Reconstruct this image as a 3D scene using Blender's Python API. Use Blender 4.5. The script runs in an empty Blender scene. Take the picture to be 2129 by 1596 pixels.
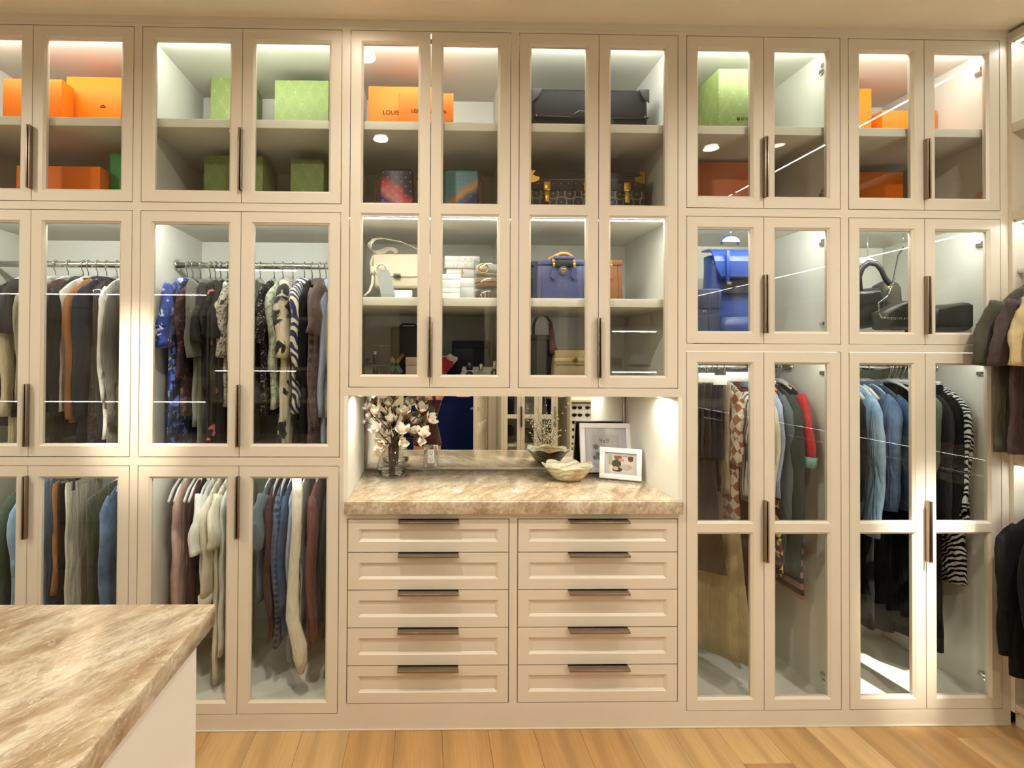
import bpy, bmesh, math, random
from mathutils import Vector, Matrix

SC = bpy.context.scene
COL = SC.collection
R = math.radians
PI = math.pi

# ------------------------------------------------------------------ camera
F_PX, IMG_W, IMG_H = 1100.0, 2129, 1596
CAM = Vector((0.0, -2.2, 1.535))
PPX, PPY = 907.9, 732.7
YAW, PITCH, ROLL = 0.018677, 0.009791, -0.005157

def cam_axes():
    cy, sy, cp, sp = math.cos(YAW), math.sin(YAW), math.cos(PITCH), math.sin(PITCH)
    fw = Vector((sy*cp, cy*cp, sp)); r = Vector((cy, -sy, 0.0)); u = r.cross(fw)
    c, s = math.cos(ROLL), math.sin(ROLL)
    return c*r - s*u, s*r + c*u, fw
AX_R, AX_U, AX_F = cam_axes()
cd = bpy.data.cameras.new('camera'); cam = bpy.data.objects.new('camera', cd); COL.objects.link(cam)
cd.sensor_width = 36.0; cd.lens = F_PX/IMG_W*36.0
cd.shift_x = (IMG_W/2 - PPX)/IMG_W; cd.shift_y = -(IMG_H/2 - PPY)/IMG_W
cd.clip_start = 0.005; cd.clip_end = 60
M = Matrix.Identity(4)
for i in range(3):
    M[i][0], M[i][1], M[i][2], M[i][3] = AX_R[i], AX_U[i], -AX_F[i], CAM[i]
cam.matrix_world = M
SC.camera = cam

def at(px, py, y):
    """point of the vertical plane at depth y seen at a photo pixel"""
    d = AX_R*((px-PPX)/F_PX) - AX_U*((py-PPY)/F_PX) + AX_F
    return CAM + d*((y - CAM.y)/d.y)

# ------------------------------------------------------------------ world, exposure, light levels
w = bpy.data.worlds.new('world'); SC.world = w; w.use_nodes = True
w.node_tree.nodes['Background'].inputs[0].default_value = (1.0, 0.85, 0.65, 1)
w.node_tree.nodes['Background'].inputs[1].default_value = 0.15
vs = SC.view_settings
vs.view_transform = 'Standard'; vs.look = 'None'; vs.gamma = 1.0; vs.use_curve_mapping = False
vs.exposure = 0.70
WARM = (1.0, 0.94, 0.82); COOL = (0.95, 1.0, 0.97)
DOWN_W = 13.0          # each recessed downlight
LED_E = 60.0           # emission of the cabinet strips
LED_RIGHT = 22.0       # emission of the strips of the open rail unit
cy_ = SC.cycles
cy_.max_bounces = 8; cy_.diffuse_bounces = 3; cy_.glossy_bounces = 4
cy_.transmission_bounces = 6; cy_.transparent_max_bounces = 20
cy_.caustics_reflective = False; cy_.caustics_refractive = False
cy_.use_denoising = True
cy_.sample_clamp_indirect = 6.0

# ------------------------------------------------------------------ materials
def lin(h):
    if isinstance(h, str):
        h = h.lstrip('#'); v = [int(h[i:i+2], 16)/255 for i in (0, 2, 4)]
    else:
        v = [c/255 for c in h]
    return tuple((c/12.92 if c <= .04045 else ((c+.055)/1.055)**2.4) for c in v) + (1.0,)

MATS = {}
class NT:
    def __init__(s, name):
        s.m = bpy.data.materials.new(name); s.m.use_nodes = True
        s.t = s.m.node_tree; s.n = s.t.nodes; s.l = s.t.links
        s.b = s.n['Principled BSDF']; s.out = s.n['Material Output']
        s._co = None
    def add(s, typ, **kw):
        nd = s.n.new(typ)
        for k, v in kw.items(): setattr(nd, k, v)
        return nd
    def co(s, scale=(1, 1, 1), rot=(0, 0, 0), kind='Object', loc=(0, 0, 0)):
        tc = s.add('ShaderNodeTexCoord'); mp = s.add('ShaderNodeMapping')
        mp.inputs['Scale'].default_value = scale; mp.inputs['Rotation'].default_value = rot
        mp.inputs['Location'].default_value = loc
        s.l.new(tc.outputs[kind], mp.inputs['Vector']); return mp.outputs[0]
    def co2(s, rot, scale):
        v = s.co((1, 1, 1), rot); mp = s.add('ShaderNodeMapping'); mp.inputs['Scale'].default_value = scale
        s.l.new(v, mp.inputs['Vector']); return mp.outputs[0]
    def noise(s, vec, scale, detail=3, rough=.55, dist=0.0):
        nd = s.add('ShaderNodeTexNoise'); s.l.new(vec, nd.inputs['Vector'])
        nd.inputs['Scale'].default_value = scale; nd.inputs['Detail'].default_value = detail
        nd.inputs['Roughness'].default_value = rough; nd.inputs['Distortion'].default_value = dist
        return nd.outputs[0]
    def ramp(s, fac, stops, interp='LINEAR'):
        nd = s.add('ShaderNodeValToRGB'); s.l.new(fac, nd.inputs[0]); cr = nd.color_ramp
        cr.interpolation = interp
        while len(cr.elements) < len(stops): cr.elements.new(.5)
        for e, (p, c) in zip(cr.elements, stops):
            e.position = p; e.color = lin(c) if not isinstance(c, float) else (c, c, c, 1)
        return nd.outputs[0]
    def mix(s, fac, a, b, blend='MIX'):
        nd = s.add('ShaderNodeMix'); nd.data_type = 'RGBA'; nd.blend_type = blend
        for sock, v in ((nd.inputs[0], fac), (nd.inputs[6], a), (nd.inputs[7], b)):
            if hasattr(v, 'is_linked') or hasattr(v, 'node'): s.l.new(v, sock)
            elif isinstance(v, (int, float)): sock.default_value = v if sock == nd.inputs[0] else (v, v, v, 1)
            else: sock.default_value = lin(v)
        return nd.outputs[2]
    def math(s, op, a, b=None):
        nd = s.add('ShaderNodeMath', operation=op)
        for i, v in enumerate((a, b)):
            if v is None: continue
            if isinstance(v, (int, float)): nd.inputs[i].default_value = v
            else: s.l.new(v, nd.inputs[i])
        return nd.outputs[0]
    def bump(s, h, strength=.2, dist=.002):
        nd = s.add('ShaderNodeBump'); nd.inputs['Strength'].default_value = strength
        nd.inputs['Distance'].default_value = dist
        s.l.new(h, nd.inputs['Height']); s.l.new(nd.outputs[0], s.b.inputs['Normal'])
    def base(s, c):
        if hasattr(c, 'node'): s.l.new(c, s.b.inputs['Base Color'])
        else: s.b.inputs['Base Color'].default_value = lin(c)
    def set(s, rough=.5, metal=0.0, spec=None, sheen=0.0, coat=0.0):
        s.b.inputs['Roughness'].default_value = rough; s.b.inputs['Metallic'].default_value = metal
        if spec is not None: s.b.inputs['Specular IOR Level'].default_value = spec
        if sheen: s.b.inputs['Sheen Weight'].default_value = sheen
        if coat: s.b.inputs['Coat Weight'].default_value = coat; s.b.inputs['Coat Roughness'].default_value = .1
        return s.m

def paint(name, c, rough=.45, var=.04, bump=.05):
    if name in MATS: return MATS[name]
    k = NT(name); v = k.co()
    n = k.noise(v, 6, 4)
    k.base(k.mix(k.math('MULTIPLY', n, var*2), c, tuple(int(x*.86) for x in rgb(c))))
    k.bump(k.noise(v, 160, 2), bump, .001)
    MATS[name] = k.set(rough); return MATS[name]
def rgb(c):
    if isinstance(c, str):
        c = c.lstrip('#'); return tuple(int(c[i:i+2], 16) for i in (0, 2, 4))
    return c
def metal(name, c, rough=.25):
    if name in MATS: return MATS[name]
    k = NT(name); k.base(c); v = k.co((1, 1, 30)); k.bump(k.noise(v, 80, 2), .06, .0005)
    MATS[name] = k.set(rough, 1.0); return MATS[name]
def emit(name, c, e):
    if name in MATS: return MATS[name]
    k = NT(name); em = k.add('ShaderNodeEmission')
    em.inputs[0].default_value = (*c, 1); em.inputs[1].default_value = e
    k.l.new(em.outputs[0], k.out.inputs[0]); MATS[name] = k.m; return k.m
def clear_glass(name, tint=(.97, .98, .97), refl=.03, rough=0.0):
    """thin architectural glass: see-through, with a Schlick reflection on both faces"""
    if name in MATS: return MATS[name]
    k = NT(name); tr = k.add('ShaderNodeBsdfTransparent'); tr.inputs[0].default_value = (*tint, 1)
    gl = k.add('ShaderNodeBsdfGlossy'); gl.inputs['Roughness'].default_value = rough
    lw = k.add('ShaderNodeLayerWeight'); lw.inputs[0].default_value = .5
    f = k.math('ADD', k.math('MULTIPLY', k.math('POWER', lw.outputs['Facing'], 5.0), .6), refl)
    mx = k.add('ShaderNodeMixShader'); k.l.new(f, mx.inputs[0]); k.l.new(tr.outputs[0], mx.inputs[1]); k.l.new(gl.outputs[0], mx.inputs[2])
    k.l.new(mx.outputs[0], k.out.inputs[0]); MATS[name] = k.m; return k.m
def mirror_mat(name):
    k = NT(name); k.base((236, 238, 234)); return k.set(.005, 1.0)
def leather(name, c, rough=.42, scale=260, bump=.25, coat=0.0):
    if name in MATS: return MATS[name]
    k = NT(name); v = k.co(); vo = k.add('ShaderNodeTexVoronoi'); vo.inputs['Scale'].default_value = scale
    k.l.new(v, vo.inputs['Vector']); n = k.noise(v, 9, 3)
    k.base(k.mix(n, c, tuple(int(x*.78) for x in rgb(c))))
    k.bump(vo.outputs['Distance'], bump, .0012); MATS[name] = k.set(rough, coat=coat); return MATS[name]
def fabric(name, c, c2=None, pattern=None, scale=30, rough=.85, rot=0.0, c3=None, thr=.5, sheen=.15):
    """woven cloth; pattern: None, stripes, plaid, floral, zebra, camo, denim, knit, print, check"""
    if name in MATS: return MATS[name]
    k = NT(name); v = k.co(rot=(rot, rot*.3, 0)); n = k.noise(v, 14, 4)
    if max(rgb(c)) < 150: c = tuple(int(x*.84) for x in rgb(c))
    dark = tuple(int(x*.8) for x in rgb(c))
    col = k.mix(n, c, dark)
    if pattern == 'stripes' or pattern == 'knit':
        wv = k.add('ShaderNodeTexWave', wave_type='BANDS', bands_direction='Z' if pattern == 'stripes' else 'Y')
        wv.inputs['Scale'].default_value = scale; wv.inputs['Distortion'].default_value = .3; k.l.new(v, wv.inputs['Vector'])
        col = k.mix(k.ramp(wv.outputs['Fac'], [(thr-.06, 0.0), (thr+.06, 1.0)]), col, c2 or dark)
    elif pattern == 'vstripes':
        wv = k.add('ShaderNodeTexWave', wave_type='BANDS', bands_direction='Y')
        wv.inputs['Scale'].default_value = scale; k.l.new(v, wv.inputs['Vector'])
        col = k.mix(k.ramp(wv.outputs['Fac'], [(thr-.06, 0.0), (thr+.06, 1.0)]), col, c2)
    elif pattern == 'plaid':
        for d in 'ZY':
            wv = k.add('ShaderNodeTexWave', wave_type='BANDS', bands_direction=d)
            wv.inputs['Scale'].default_value = scale; k.l.new(v, wv.inputs['Vector'])
            col = k.mix(k.ramp(wv.outputs['Fac'], [(thr, 0.0), (thr+.15, .75)]), col, c2)
    elif pattern in ('floral', 'print', 'camo'):
        d = k.noise(v, scale*.5, 3, .6, 1.5)
        vo = k.add('ShaderNodeTexVoronoi'); vo.inputs['Scale'].default_value = scale
        k.l.new(k.mix(.12, v, d), vo.inputs['Vector'])
        f1 = k.ramp(vo.outputs['Distance'], [(thr-.12, 1.0), (thr-.06, 0.0)])
        col = k.mix(f1, col, c2)
        if c3:
            f2 = k.ramp(k.noise(v, scale*.9, 2, .5, 2.0), [(.56, 0.0), (.6, 1.0)])
            col = k.mix(f2, col, c3)
    elif pattern == 'zebra':
        wv = k.add('ShaderNodeTexWave', wave_type='BANDS', bands_direction='DIAGONAL')
        wv.inputs['Scale'].default_value = scale; wv.inputs['Distortion'].default_value = 7; wv.inputs['Detail'].default_value = 1
        wv.inputs['Detail Scale'].default_value = .8; k.l.new(v, wv.inputs['Vector'])
        col = k.mix(k.ramp(wv.outputs['Fac'], [(.46, 0.0), (.54, 1.0)]), col, c2)
    elif pattern == 'check':
        ch = k.add('ShaderNodeTexChecker'); ch.inputs['Scale'].default_value = scale; k.l.new(v, ch.inputs['Vector'])
        col = k.mix(ch.outputs['Fac'], col, c2)
    elif pattern == 'denim':
        f = k.noise(v, 5, 5, .65)
        col = k.mix(k.ramp(f, [(.35, 0.0), (.68, 1.0)]), col, c2 or tuple(min(255, int(x*1.35)) for x in rgb(c)))
    k.base(col)
    fo = k.noise(k.co((9, 9, 2.2), (0, .25, 0)), 2.6, 3, .55, .6)
    h = k.math('ADD', k.math('MULTIPLY', fo, 1.0), k.math('MULTIPLY', k.noise(v, 60, 3), .02))
    k.bump(h, .75, .03)
    if max(rgb(c)) < 60: sheen = 0.02; k.b.inputs['Specular IOR Level'].default_value = .25
    MATS[name] = k.set(rough, sheen=sheen); return MATS[name]

# ------------------------------------------------------------------ objects
ORG = {}
def link(name, me, m, loc, parent):
    o = bpy.data.objects.new(name, me); COL.objects.link(o); o.location = loc
    if parent is not None: o.parent = parent
    if m is not None and not me.materials: me.materials.append(m)
    return o
def thing(name, label, cat, loc, group=None):
    o = bpy.data.objects.new(name, None); COL.objects.link(o); o.location = loc; o.empty_display_size = .05
    ORG[o] = Vector(loc); o['label'] = label; o['category'] = cat
    if group: o['group'] = group
    return o
def tag(o, label, cat, group=None):
    o['label'] = label; o['category'] = cat
    if group: o['group'] = group
    return o
def struct(o):
    o['kind'] = 'structure'; return o

class MB:
    """collects shapes given in world coordinates and links them as one mesh object"""
    def __init__(s): s.v, s.f, s.sm = [], [], []
    def _add(s, vs, fs, smooth=False):
        b = len(s.v); s.v += [tuple(p) for p in vs]
        s.f += [tuple(b+i for i in f) for f in fs]; s.sm += [smooth]*len(fs); return s
    def box(s, x0, x1, y0, y1, z0, z1):
        vs = [(x, y, z) for x in (x0, x1) for y in (y0, y1) for z in (z0, z1)]
        return s._add(vs, [(0, 1, 3, 2), (4, 6, 7, 5), (0, 4, 5, 1), (2, 3, 7, 6), (0, 2, 6, 4), (1, 5, 7, 3)])
    def bbox(s, x0, x1, y0, y1, z0, z1, b=.003):
        """box with chamfered edges"""
        b = min(b, (x1-x0)*.45, (y1-y0)*.45, (z1-z0)*.45)
        bm = bmesh.new(); bmesh.ops.create_cube(bm, size=1.0)
        for v in bm.verts:
            v.co = Vector((x0+(v.co.x+.5)*(x1-x0), y0+(v.co.y+.5)*(y1-y0), z0+(v.co.z+.5)*(z1-z0)))
        bmesh.ops.bevel(bm, geom=bm.edges[:], offset=b, segments=2, affect='EDGES', profile=.5)
        return s.bm(bm)
    def bm(s, bm, mx=None, smooth=True):
        bm.verts.index_update()
        vs = [(mx @ v.co) if mx else v.co.copy() for v in bm.verts]
        s._add(vs, [tuple(v.index for v in f.verts) for f in bm.faces], smooth); bm.free(); return s
    def loft(s, rings, cap=(True, True), closed=True, smooth=True):
        n = len(rings[0]); vs = [p for r in rings for p in r]; fs = []
        m = n if closed else n-1
        for i in range(len(rings)-1):
            for j in range(m):
                k = (j+1) % n; fs.append((i*n+j, i*n+k, (i+1)*n+k, (i+1)*n+j))
        s._add(vs, fs, smooth)
        b = len(s.v)-len(vs)
        if closed and cap[0]: s.f.append(tuple(b+j for j in reversed(range(n)))); s.sm.append(False)
        if closed and cap[1]: s.f.append(tuple(b+(len(rings)-1)*n+j for j in range(n))); s.sm.append(False)
        return s
    def tube(s, pts, r, n=8, cap=True, flat=1.0, up=None, smooth=True):
        """tube along pts; r a number or one radius per point; flat squeezes the second axis"""
        pts = [Vector(p) for p in pts]; rr = r if isinstance(r, (list, tuple)) else [r]*len(pts)
        rings = []; side = None
        for i, p in enumerate(pts):
            t = (pts[min(i+1, len(pts)-1)] - pts[max(i-1, 0)])
            t = t.normalized() if t.length > 1e-9 else Vector((0, 0, 1))
            if side is None:
                a = Vector(up) if up else (Vector((0, 0, 1)) if abs(t.z) < .9 else Vector((1, 0, 0)))
                side = (a - t*a.dot(t)).normalized()
            else:
                side = (side - t*side.dot(t)).normalized()
            o = t.cross(side)
            rings.append([p + side*(rr[i]*math.cos(2*PI*k/n)) + o*(rr[i]*flat*math.sin(2*PI*k/n)) for k in range(n)])
        return s.loft(rings, (cap, cap), True, smooth)
    def lathe(s, cx, cy, prof, n=24, cap=(True, True)):
        return s.loft([[(cx+r*math.cos(2*PI*k/n), cy+r*math.sin(2*PI*k/n), z) for k in range(n)] for r, z in prof], cap)
    def ball(s, c, r, seg=12, sc=(1, 1, 1)):
        bm = bmesh.new(); bmesh.ops.create_uvsphere(bm, u_segments=seg, v_segments=max(6, seg//2), radius=r)
        for v in bm.verts: v.co = Vector((v.co.x*sc[0]+c[0], v.co.y*sc[1]+c[1], v.co.z*sc[2]+c[2]))
        return s.bm(bm)
    def poly(s, pts, smooth=False): return s._add(pts, [tuple(range(len(pts)))], smooth)
    def prism_y(s, pts, y0, y1):
        """outline of (x, z) pushed from y0 to y1"""
        n = len(pts); vs = [(x, y0, z) for x, z in pts] + [(x, y1, z) for x, z in pts]
        fs = [tuple(range(n)), tuple(reversed(range(n, 2*n)))] + [(j, n+j, n+(j+1) % n, (j+1) % n) for j in range(n)]
        return s._add(vs, fs)
    def xf(s, mx, start=0):
        for i in range(start, len(s.v)): s.v[i] = tuple(mx @ Vector(s.v[i]))
        return s
    def build(s, name, m, parent=None, origin=None, recalc=True, extra=()):
        me = bpy.data.meshes.new(name)
        if parent is not None: o0 = ORG[parent]
        elif origin is not None: o0 = Vector(origin)
        else:
            xs, ys, zs = zip(*s.v); o0 = Vector(((min(xs)+max(xs))/2, (min(ys)+max(ys))/2, min(zs)))
        me.from_pydata([(x-o0.x, y-o0.y, z-o0.z) for x, y, z in s.v], [], s.f)
        me.polygons.foreach_set('use_smooth', s.sm)
        if recalc:
            bm = bmesh.new(); bm.from_mesh(me); bmesh.ops.recalc_face_normals(bm, faces=bm.faces[:]); bm.to_mesh(me); bm.free()
        me.update()
        o = link(name, me, m, (0, 0, 0) if parent is not None else o0, parent)
        ORG[o] = o0.copy()
        return o

def text_part(name, body, size, loc, m, parent, rot=(PI/2, 0, 0), depth=.0006, align='CENTER', squash=1.0):
    cu = bpy.data.curves.new(name, 'FONT'); cu.body = body; cu.size = size; cu.extrude = depth; cu.align_x = align; cu.resolution_u = 3
    tmp = bpy.data.objects.new(name, cu); COL.objects.link(tmp)
    me = bpy.data.meshes.new_from_object(tmp); bpy.data.objects.remove(tmp)
    o0 = ORG[parent]; mx = Matrix.Translation(Vector(loc)-o0) @ (rot if isinstance(rot, Matrix) else Vector_euler(rot)) @ Matrix.Diagonal((squash, 1, 1, 1))
    me.transform(mx); me.materials.clear(); me.name = name
    return link(name, me, m, (0, 0, 0), parent)
def Vector_euler(r):
    from mathutils import Euler
    return Euler(r).to_matrix().to_4x4()
# ------------------------------------------------------------------ shared materials
CREAM = paint('cream cabinet paint', (216, 204, 184), .38, .03, .04)
WHITE_IN = paint('white interior paint', (232, 229, 216), .5, .03, .03)
CEIL = paint('ceiling paint', (242, 232, 210), .8, .05, .12)
WALL = paint('wall paint', (228, 216, 192), .7, .04, .08)
BRONZE = metal('brushed bronze', (150, 134, 118), .36)
CHROME = metal('chrome', (225, 225, 222), .12)
STEEL_D = metal('dark steel', (70, 66, 60), .35)
GOLD = metal('gold', (215, 170, 80), .25)
GLASS = clear_glass('cabinet glass')
ACRYL = clear_glass('acrylic', (.96, .97, .96), .07)
BLACK = leather('black leather', (22, 21, 20), .38)
WHITE_PL = paint('white plastic', (240, 238, 232), .35, .02, .02)
BLACK_PL = paint('black plastic', (20, 20, 20), .4, .02, .02)
LED = emit('led strip glow', COOL, LED_E)
LED_LOW = emit('led strip glow of the tall wardrobes', COOL, LED_E*.36)
LEDR = emit('led strip glow of rail unit', COOL, LED_RIGHT)

def stone_mat():
    k = NT('beige veined quartzite'); rt = (0, R(28), R(-58))
    v = k.co2(rt, (1.6, 5.0, 5.0)); v2 = k.co2(rt, (1.0, 11.0, 11.0)); v3 = k.co2(rt, (9, 26, 26))
    c = k.ramp(k.noise(v, 1.7, 7, .62, .7), [(.25, (128, 104, 76)), (.40, (170, 148, 116)), (.52, (196, 180, 152)), (.68, (214, 202, 178)), (.82, (176, 156, 126))])
    st = k.ramp(k.noise(v2, 1.5, 6, .62, .9), [(.30, 1.0), (.47, 0.0)])
    c = k.mix(k.math('MULTIPLY', st, .6), c, (128, 100, 74))
    fine = k.ramp(k.noise(v3, 1.6, 6, .75, 1.2), [(.36, 1.0), (.54, 0.0)])
    c = k.mix(k.math('MULTIPLY', fine, .6), c, (138, 110, 76))
    wh = k.ramp(k.noise(v2, 2.6, 4, .6, 1.4), [(.485, 0.0), (.5, 1.0), (.515, 0.0)])
    c = k.mix(k.math('MULTIPLY', wh, .4), c, (242, 235, 218))
    k.base(c); return k.set(.14, spec=.5, coat=.2)
STONE = stone_mat()

def wood_mats():
    out = []
    for i, (a, b) in enumerate((((212, 172, 114), (186, 142, 86)), ((228, 194, 140), (204, 162, 106)), ((204, 160, 104), (176, 130, 78)), ((220, 182, 128), (194, 152, 98)), ((210, 164, 106), (182, 136, 82)))):
        k = NT('oak plank tone %d' % (i+1)); v = k.co((7.0, .55, 1)); oi = k.add('ShaderNodeObjectInfo')
        sh = k.add('ShaderNodeVectorMath', operation='ADD'); k.l.new(v, sh.inputs[0])
        rr = k.add('ShaderNodeVectorMath', operation='SCALE'); rr.inputs['Scale'].default_value = 9.0
        k.l.new(oi.outputs['Random'], rr.inputs[0]); k.l.new(rr.outputs[0], sh.inputs[1]); v = sh.outputs[0]
        g = k.noise(v, 2.2, 6, .6, 1.6)
        wv = k.add('ShaderNodeTexWave', wave_type='BANDS', bands_direction='X'); k.l.new(v, wv.inputs['Vector'])
        wv.inputs['Scale'].default_value = .33; wv.inputs['Distortion'].default_value = 11; wv.inputs['Detail'].default_value = 4; wv.inputs['Detail Scale'].default_value = .8
        c = k.mix(g, a, b); c = k.mix(k.math('MULTIPLY', k.ramp(wv.outputs['Fac'], [(.0, 1.0), (.5, 0.0)]), .38), c, tuple(int(x*.78) for x in b))
        fi = k.ramp(k.noise(k.co((60, 1.5, 1)), 4, 3), [(.4, 1.0), (.55, 0.0)])
        c = k.mix(k.math('MULTIPLY', fi, .14), c, tuple(int(x*.6) for x in b))
        k.base(c); k.bump(fi, .05, .001); out.append(k.set(.33, spec=.4))
    return out
WOODS = wood_mats()

# ------------------------------------------------------------------ room shell
XL, XR, YF, YB, ZC = -4.3, 3.02, -3.55, 0.64, 2.945
fl = struct(MB().box(XL-.1, XR+.1, YF-2.2, YB+.1, -.08, -.012).build('floor', paint('subfloor', (120, 84, 48), .8)))
rnd = random.Random(5)
PW = .19
npl = 0
x = XL
while x < XR:
    y = YB - .62 - rnd.uniform(0, 1.4)*.9
    edges = [0.02, y]
    while y > YF:
        y -= rnd.uniform(1.1, 1.9); edges.append(max(y, YF))
    for a, b in zip(edges, edges[1:]):
        if a - b < .02: continue
        g = .0004
        MB().bbox(x+g, min(x+PW, XR)-g, b+g, a-g, -.012, 0.0, .0009).build('plank', rnd.choice(WOODS), fl); npl += 1
    x += PW
struct(MB().box(XL-.1, XR+.1, YF-.1, YB+.1, ZC, ZC+.08).build('ceiling', CEIL))
struct(MB().box(XL-.1, XR+.1, YB, YB+.1, 0, ZC).build('wall_back', WALL))
struct(MB().box(XR, XR+.1, YF-.1, YB, 0, ZC).build('wall_right', WALL))
struct(MB().box(XL-.1, XL, YF-.1, YB, 0, ZC).build('wall_left', WALL))
# wall behind the photographer, with the open doorway
DX0, DX1, DZ = -.30, .63, 2.1
wf = MB(); wf.box(XL, DX0, YF-.1, YF, 0, ZC); wf.box(DX1, XR, YF-.1, YF, 0, ZC); wf.box(DX0, DX1, YF-.1, YF, DZ, ZC)
struct(wf.build('wall_front', WALL))
navy = paint('navy hall paint', (10, 44, 112), .6)
wn = MB(); wn.box(DX0-.5, DX1+.5, YF-2.0, YF-1.95, 0, ZC); wn.box(DX0-.55, DX0-.5, YF-2.0, YF-.1, 0, ZC); wn.box(DX1+.5, DX1+.55, YF-2.0, YF-.1, 0, ZC); wn.box(DX0-.55, DX1+.55, YF-2.0, YF-.1, DZ+.3, DZ+.35)
struct(wn.build('wall_hall', navy))
# crown rail above the doors
cr = MB(); cr.box(XL, XR, -.0015, .02, 2.915, ZC)
struct(cr.build('trim_1', CREAM))
bb = MB(); bb.bbox(-2.06, 2.47, -.005, .0, 0, .006, .001)
struct(bb.build('baseboard_back', CREAM))
pb = MB(); pb.box(XL, -2.06, 0, .02, 0, 2.915)
struct(pb.build('trim_2', CREAM))

# ------------------------------------------------------------------ recessed downlights
DL_GLOW = emit('downlight lens glow', (1.0, .9, .72), 12.0)
def downlight(x, y, label, power=1.0, aim=None, cone=None, group=None):
    t = thing('recessed_downlight', label, 'ceiling light', (x, y, ZC), group)
    MB().lathe(x, y, [(.058, ZC), (.058, ZC-.004), (.046, ZC-.006), (.043, ZC-.001), (.043, ZC)], 28, (False, False)).build('trim_ring', WHITE_PL, t)
    MB().lathe(x, y, [(.042, ZC-.0012), (.001, ZC-.0012)], 24, (False, True)).build('lens', DL_GLOW, t)
    if cone:
        l = bpy.data.lights.new('downlight_lamp', 'SPOT'); l.spot_size = cone; l.spot_blend = .9; l.shadow_soft_size = .04
        l.energy = DOWN_W*power*4
    else:
        l = bpy.data.lights.new('downlight_lamp', 'AREA'); l.shape = 'DISK'; l.size = .09; l.energy = DOWN_W*power; l.spread = R(165)
    l.color = WARM
    o = bpy.data.objects.new('downlight_lamp', l); COL.objects.link(o); o.parent = t; o.location = (0, 0, -.02)
    if aim: o.rotation_euler = (Vector(aim) - Vector((x, y, ZC-.02))).to_track_quat('-Z', 'Y').to_euler()
    return t
downlight(-2.45, -1.14, 'round ceiling downlight over the far left of the island, before the orange gift boxes')
downlight(-.30, -1.14, 'round ceiling downlight before the orange boxes with black lettering')
downlight(1.87, -1.22, 'round ceiling downlight before the tall green patterned box')
downlight(.75, -2.3, 'added fill downlight behind the photographer on the right')  # unseen lamp, added to even out the room light
downlight(-1.5, -2.6, 'added weak fill downlight above the stone island', .35)  # unseen, added as weak fill over the island
downlight(-3.6, -2.3, 'added fill downlight furthest left at the back of the room')  # unseen, added as fill for the back of the room
downlight(-.29, -.22, 'small round ceiling downlight close against the doors of the orange lettered boxes', .05)
downlight(-1.2, -1.1, 'round ceiling downlight washing the stile between the two left wardrobes', 5.5, (-1.2, .0, 1.40), R(16))
downlight(2.30, -1.2, 'added ceiling spot washing the far right wardrobe doors', 15.0, (2.10, 0, .62), R(12.5))  # spot added to make the bright patch on these doors
# ------------------------------------------------------------------ cabinets of the long wall
FT = .022        # face frame and door thickness
def door(parent, x0, x1, z0, z1, rails, hz, hside, hinge_side=None):
    """one glazed door; rails = heights of the middle rails; hz = range of the edge pull; hside = 'L' or 'R'"""
    st, bv = .042, .009
    m = MB(); ops = []
    zs = [z0+st] + [v for r in rails for v in (r-.018, r+.018)] + [z1-st]
    m.box(x0, x0+st, 0, FT, z0, z1); m.box(x1-st, x1, 0, FT, z0, z1)
    m.box(x0+st, x1-st, 0, FT, z0, z0+st); m.box(x0+st, x1-st, 0, FT, z1-st, z1)
    for r in rails: m.box(x0+st, x1-st, 0, FT, r-.018, r+.018)
    for i in range(0, len(zs), 2): ops.append((x0+st, x1-st, zs[i], zs[i+1]))
    for a, b, c, d in ops:                                          # sloping bead round each opening
        o = [(a, c), (b, c), (b, d), (a, d)]; q = [(a+bv, c+bv), (b-bv, c+bv), (b-bv, d-bv), (a+bv, d-bv)]
        for k in range(4):
            j = (k+1) % 4
            m.poly([(o[k][0], .001, o[k][1]), (o[j][0], .001, o[j][1]), (q[j][0], .008, q[j][1]), (q[k][0], .008, q[k][1])])
            m.poly([(q[k][0], .008, q[k][1]), (q[j][0], .008, q[j][1]), (q[j][0], FT, q[j][1]), (q[k][0], FT, q[k][1])])
            m.poly([(q[k][0], FT, q[k][1]), (q[j][0], FT, q[j][1]), (o[j][0], FT, o[j][1]), (o[k][0], FT, o[k][1])])
    d = m.build('door', CREAM, parent)
    for a, b, c, e in ops:
        MB().box(a+.004, b-.004, .0115, .0155, c+.004, e-.004).build('glass_pane', GLASS, d)
    hx = x0+.001 if hside == 'L' else x1-.001
    s = 1 if hside == 'L' else -1
    h = MB(); xa, xb = sorted((hx, hx+s*.0022)); h.bbox(xa, xb, -.022, .004, hz[0], hz[1], .001)
    xa, xb = sorted((hx, hx+s*.0055)); h.bbox(xa, xb, -.0235, -.0205, hz[0], hz[1], .001)
    h.build('handle', BRONZE, d)
    return d

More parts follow.
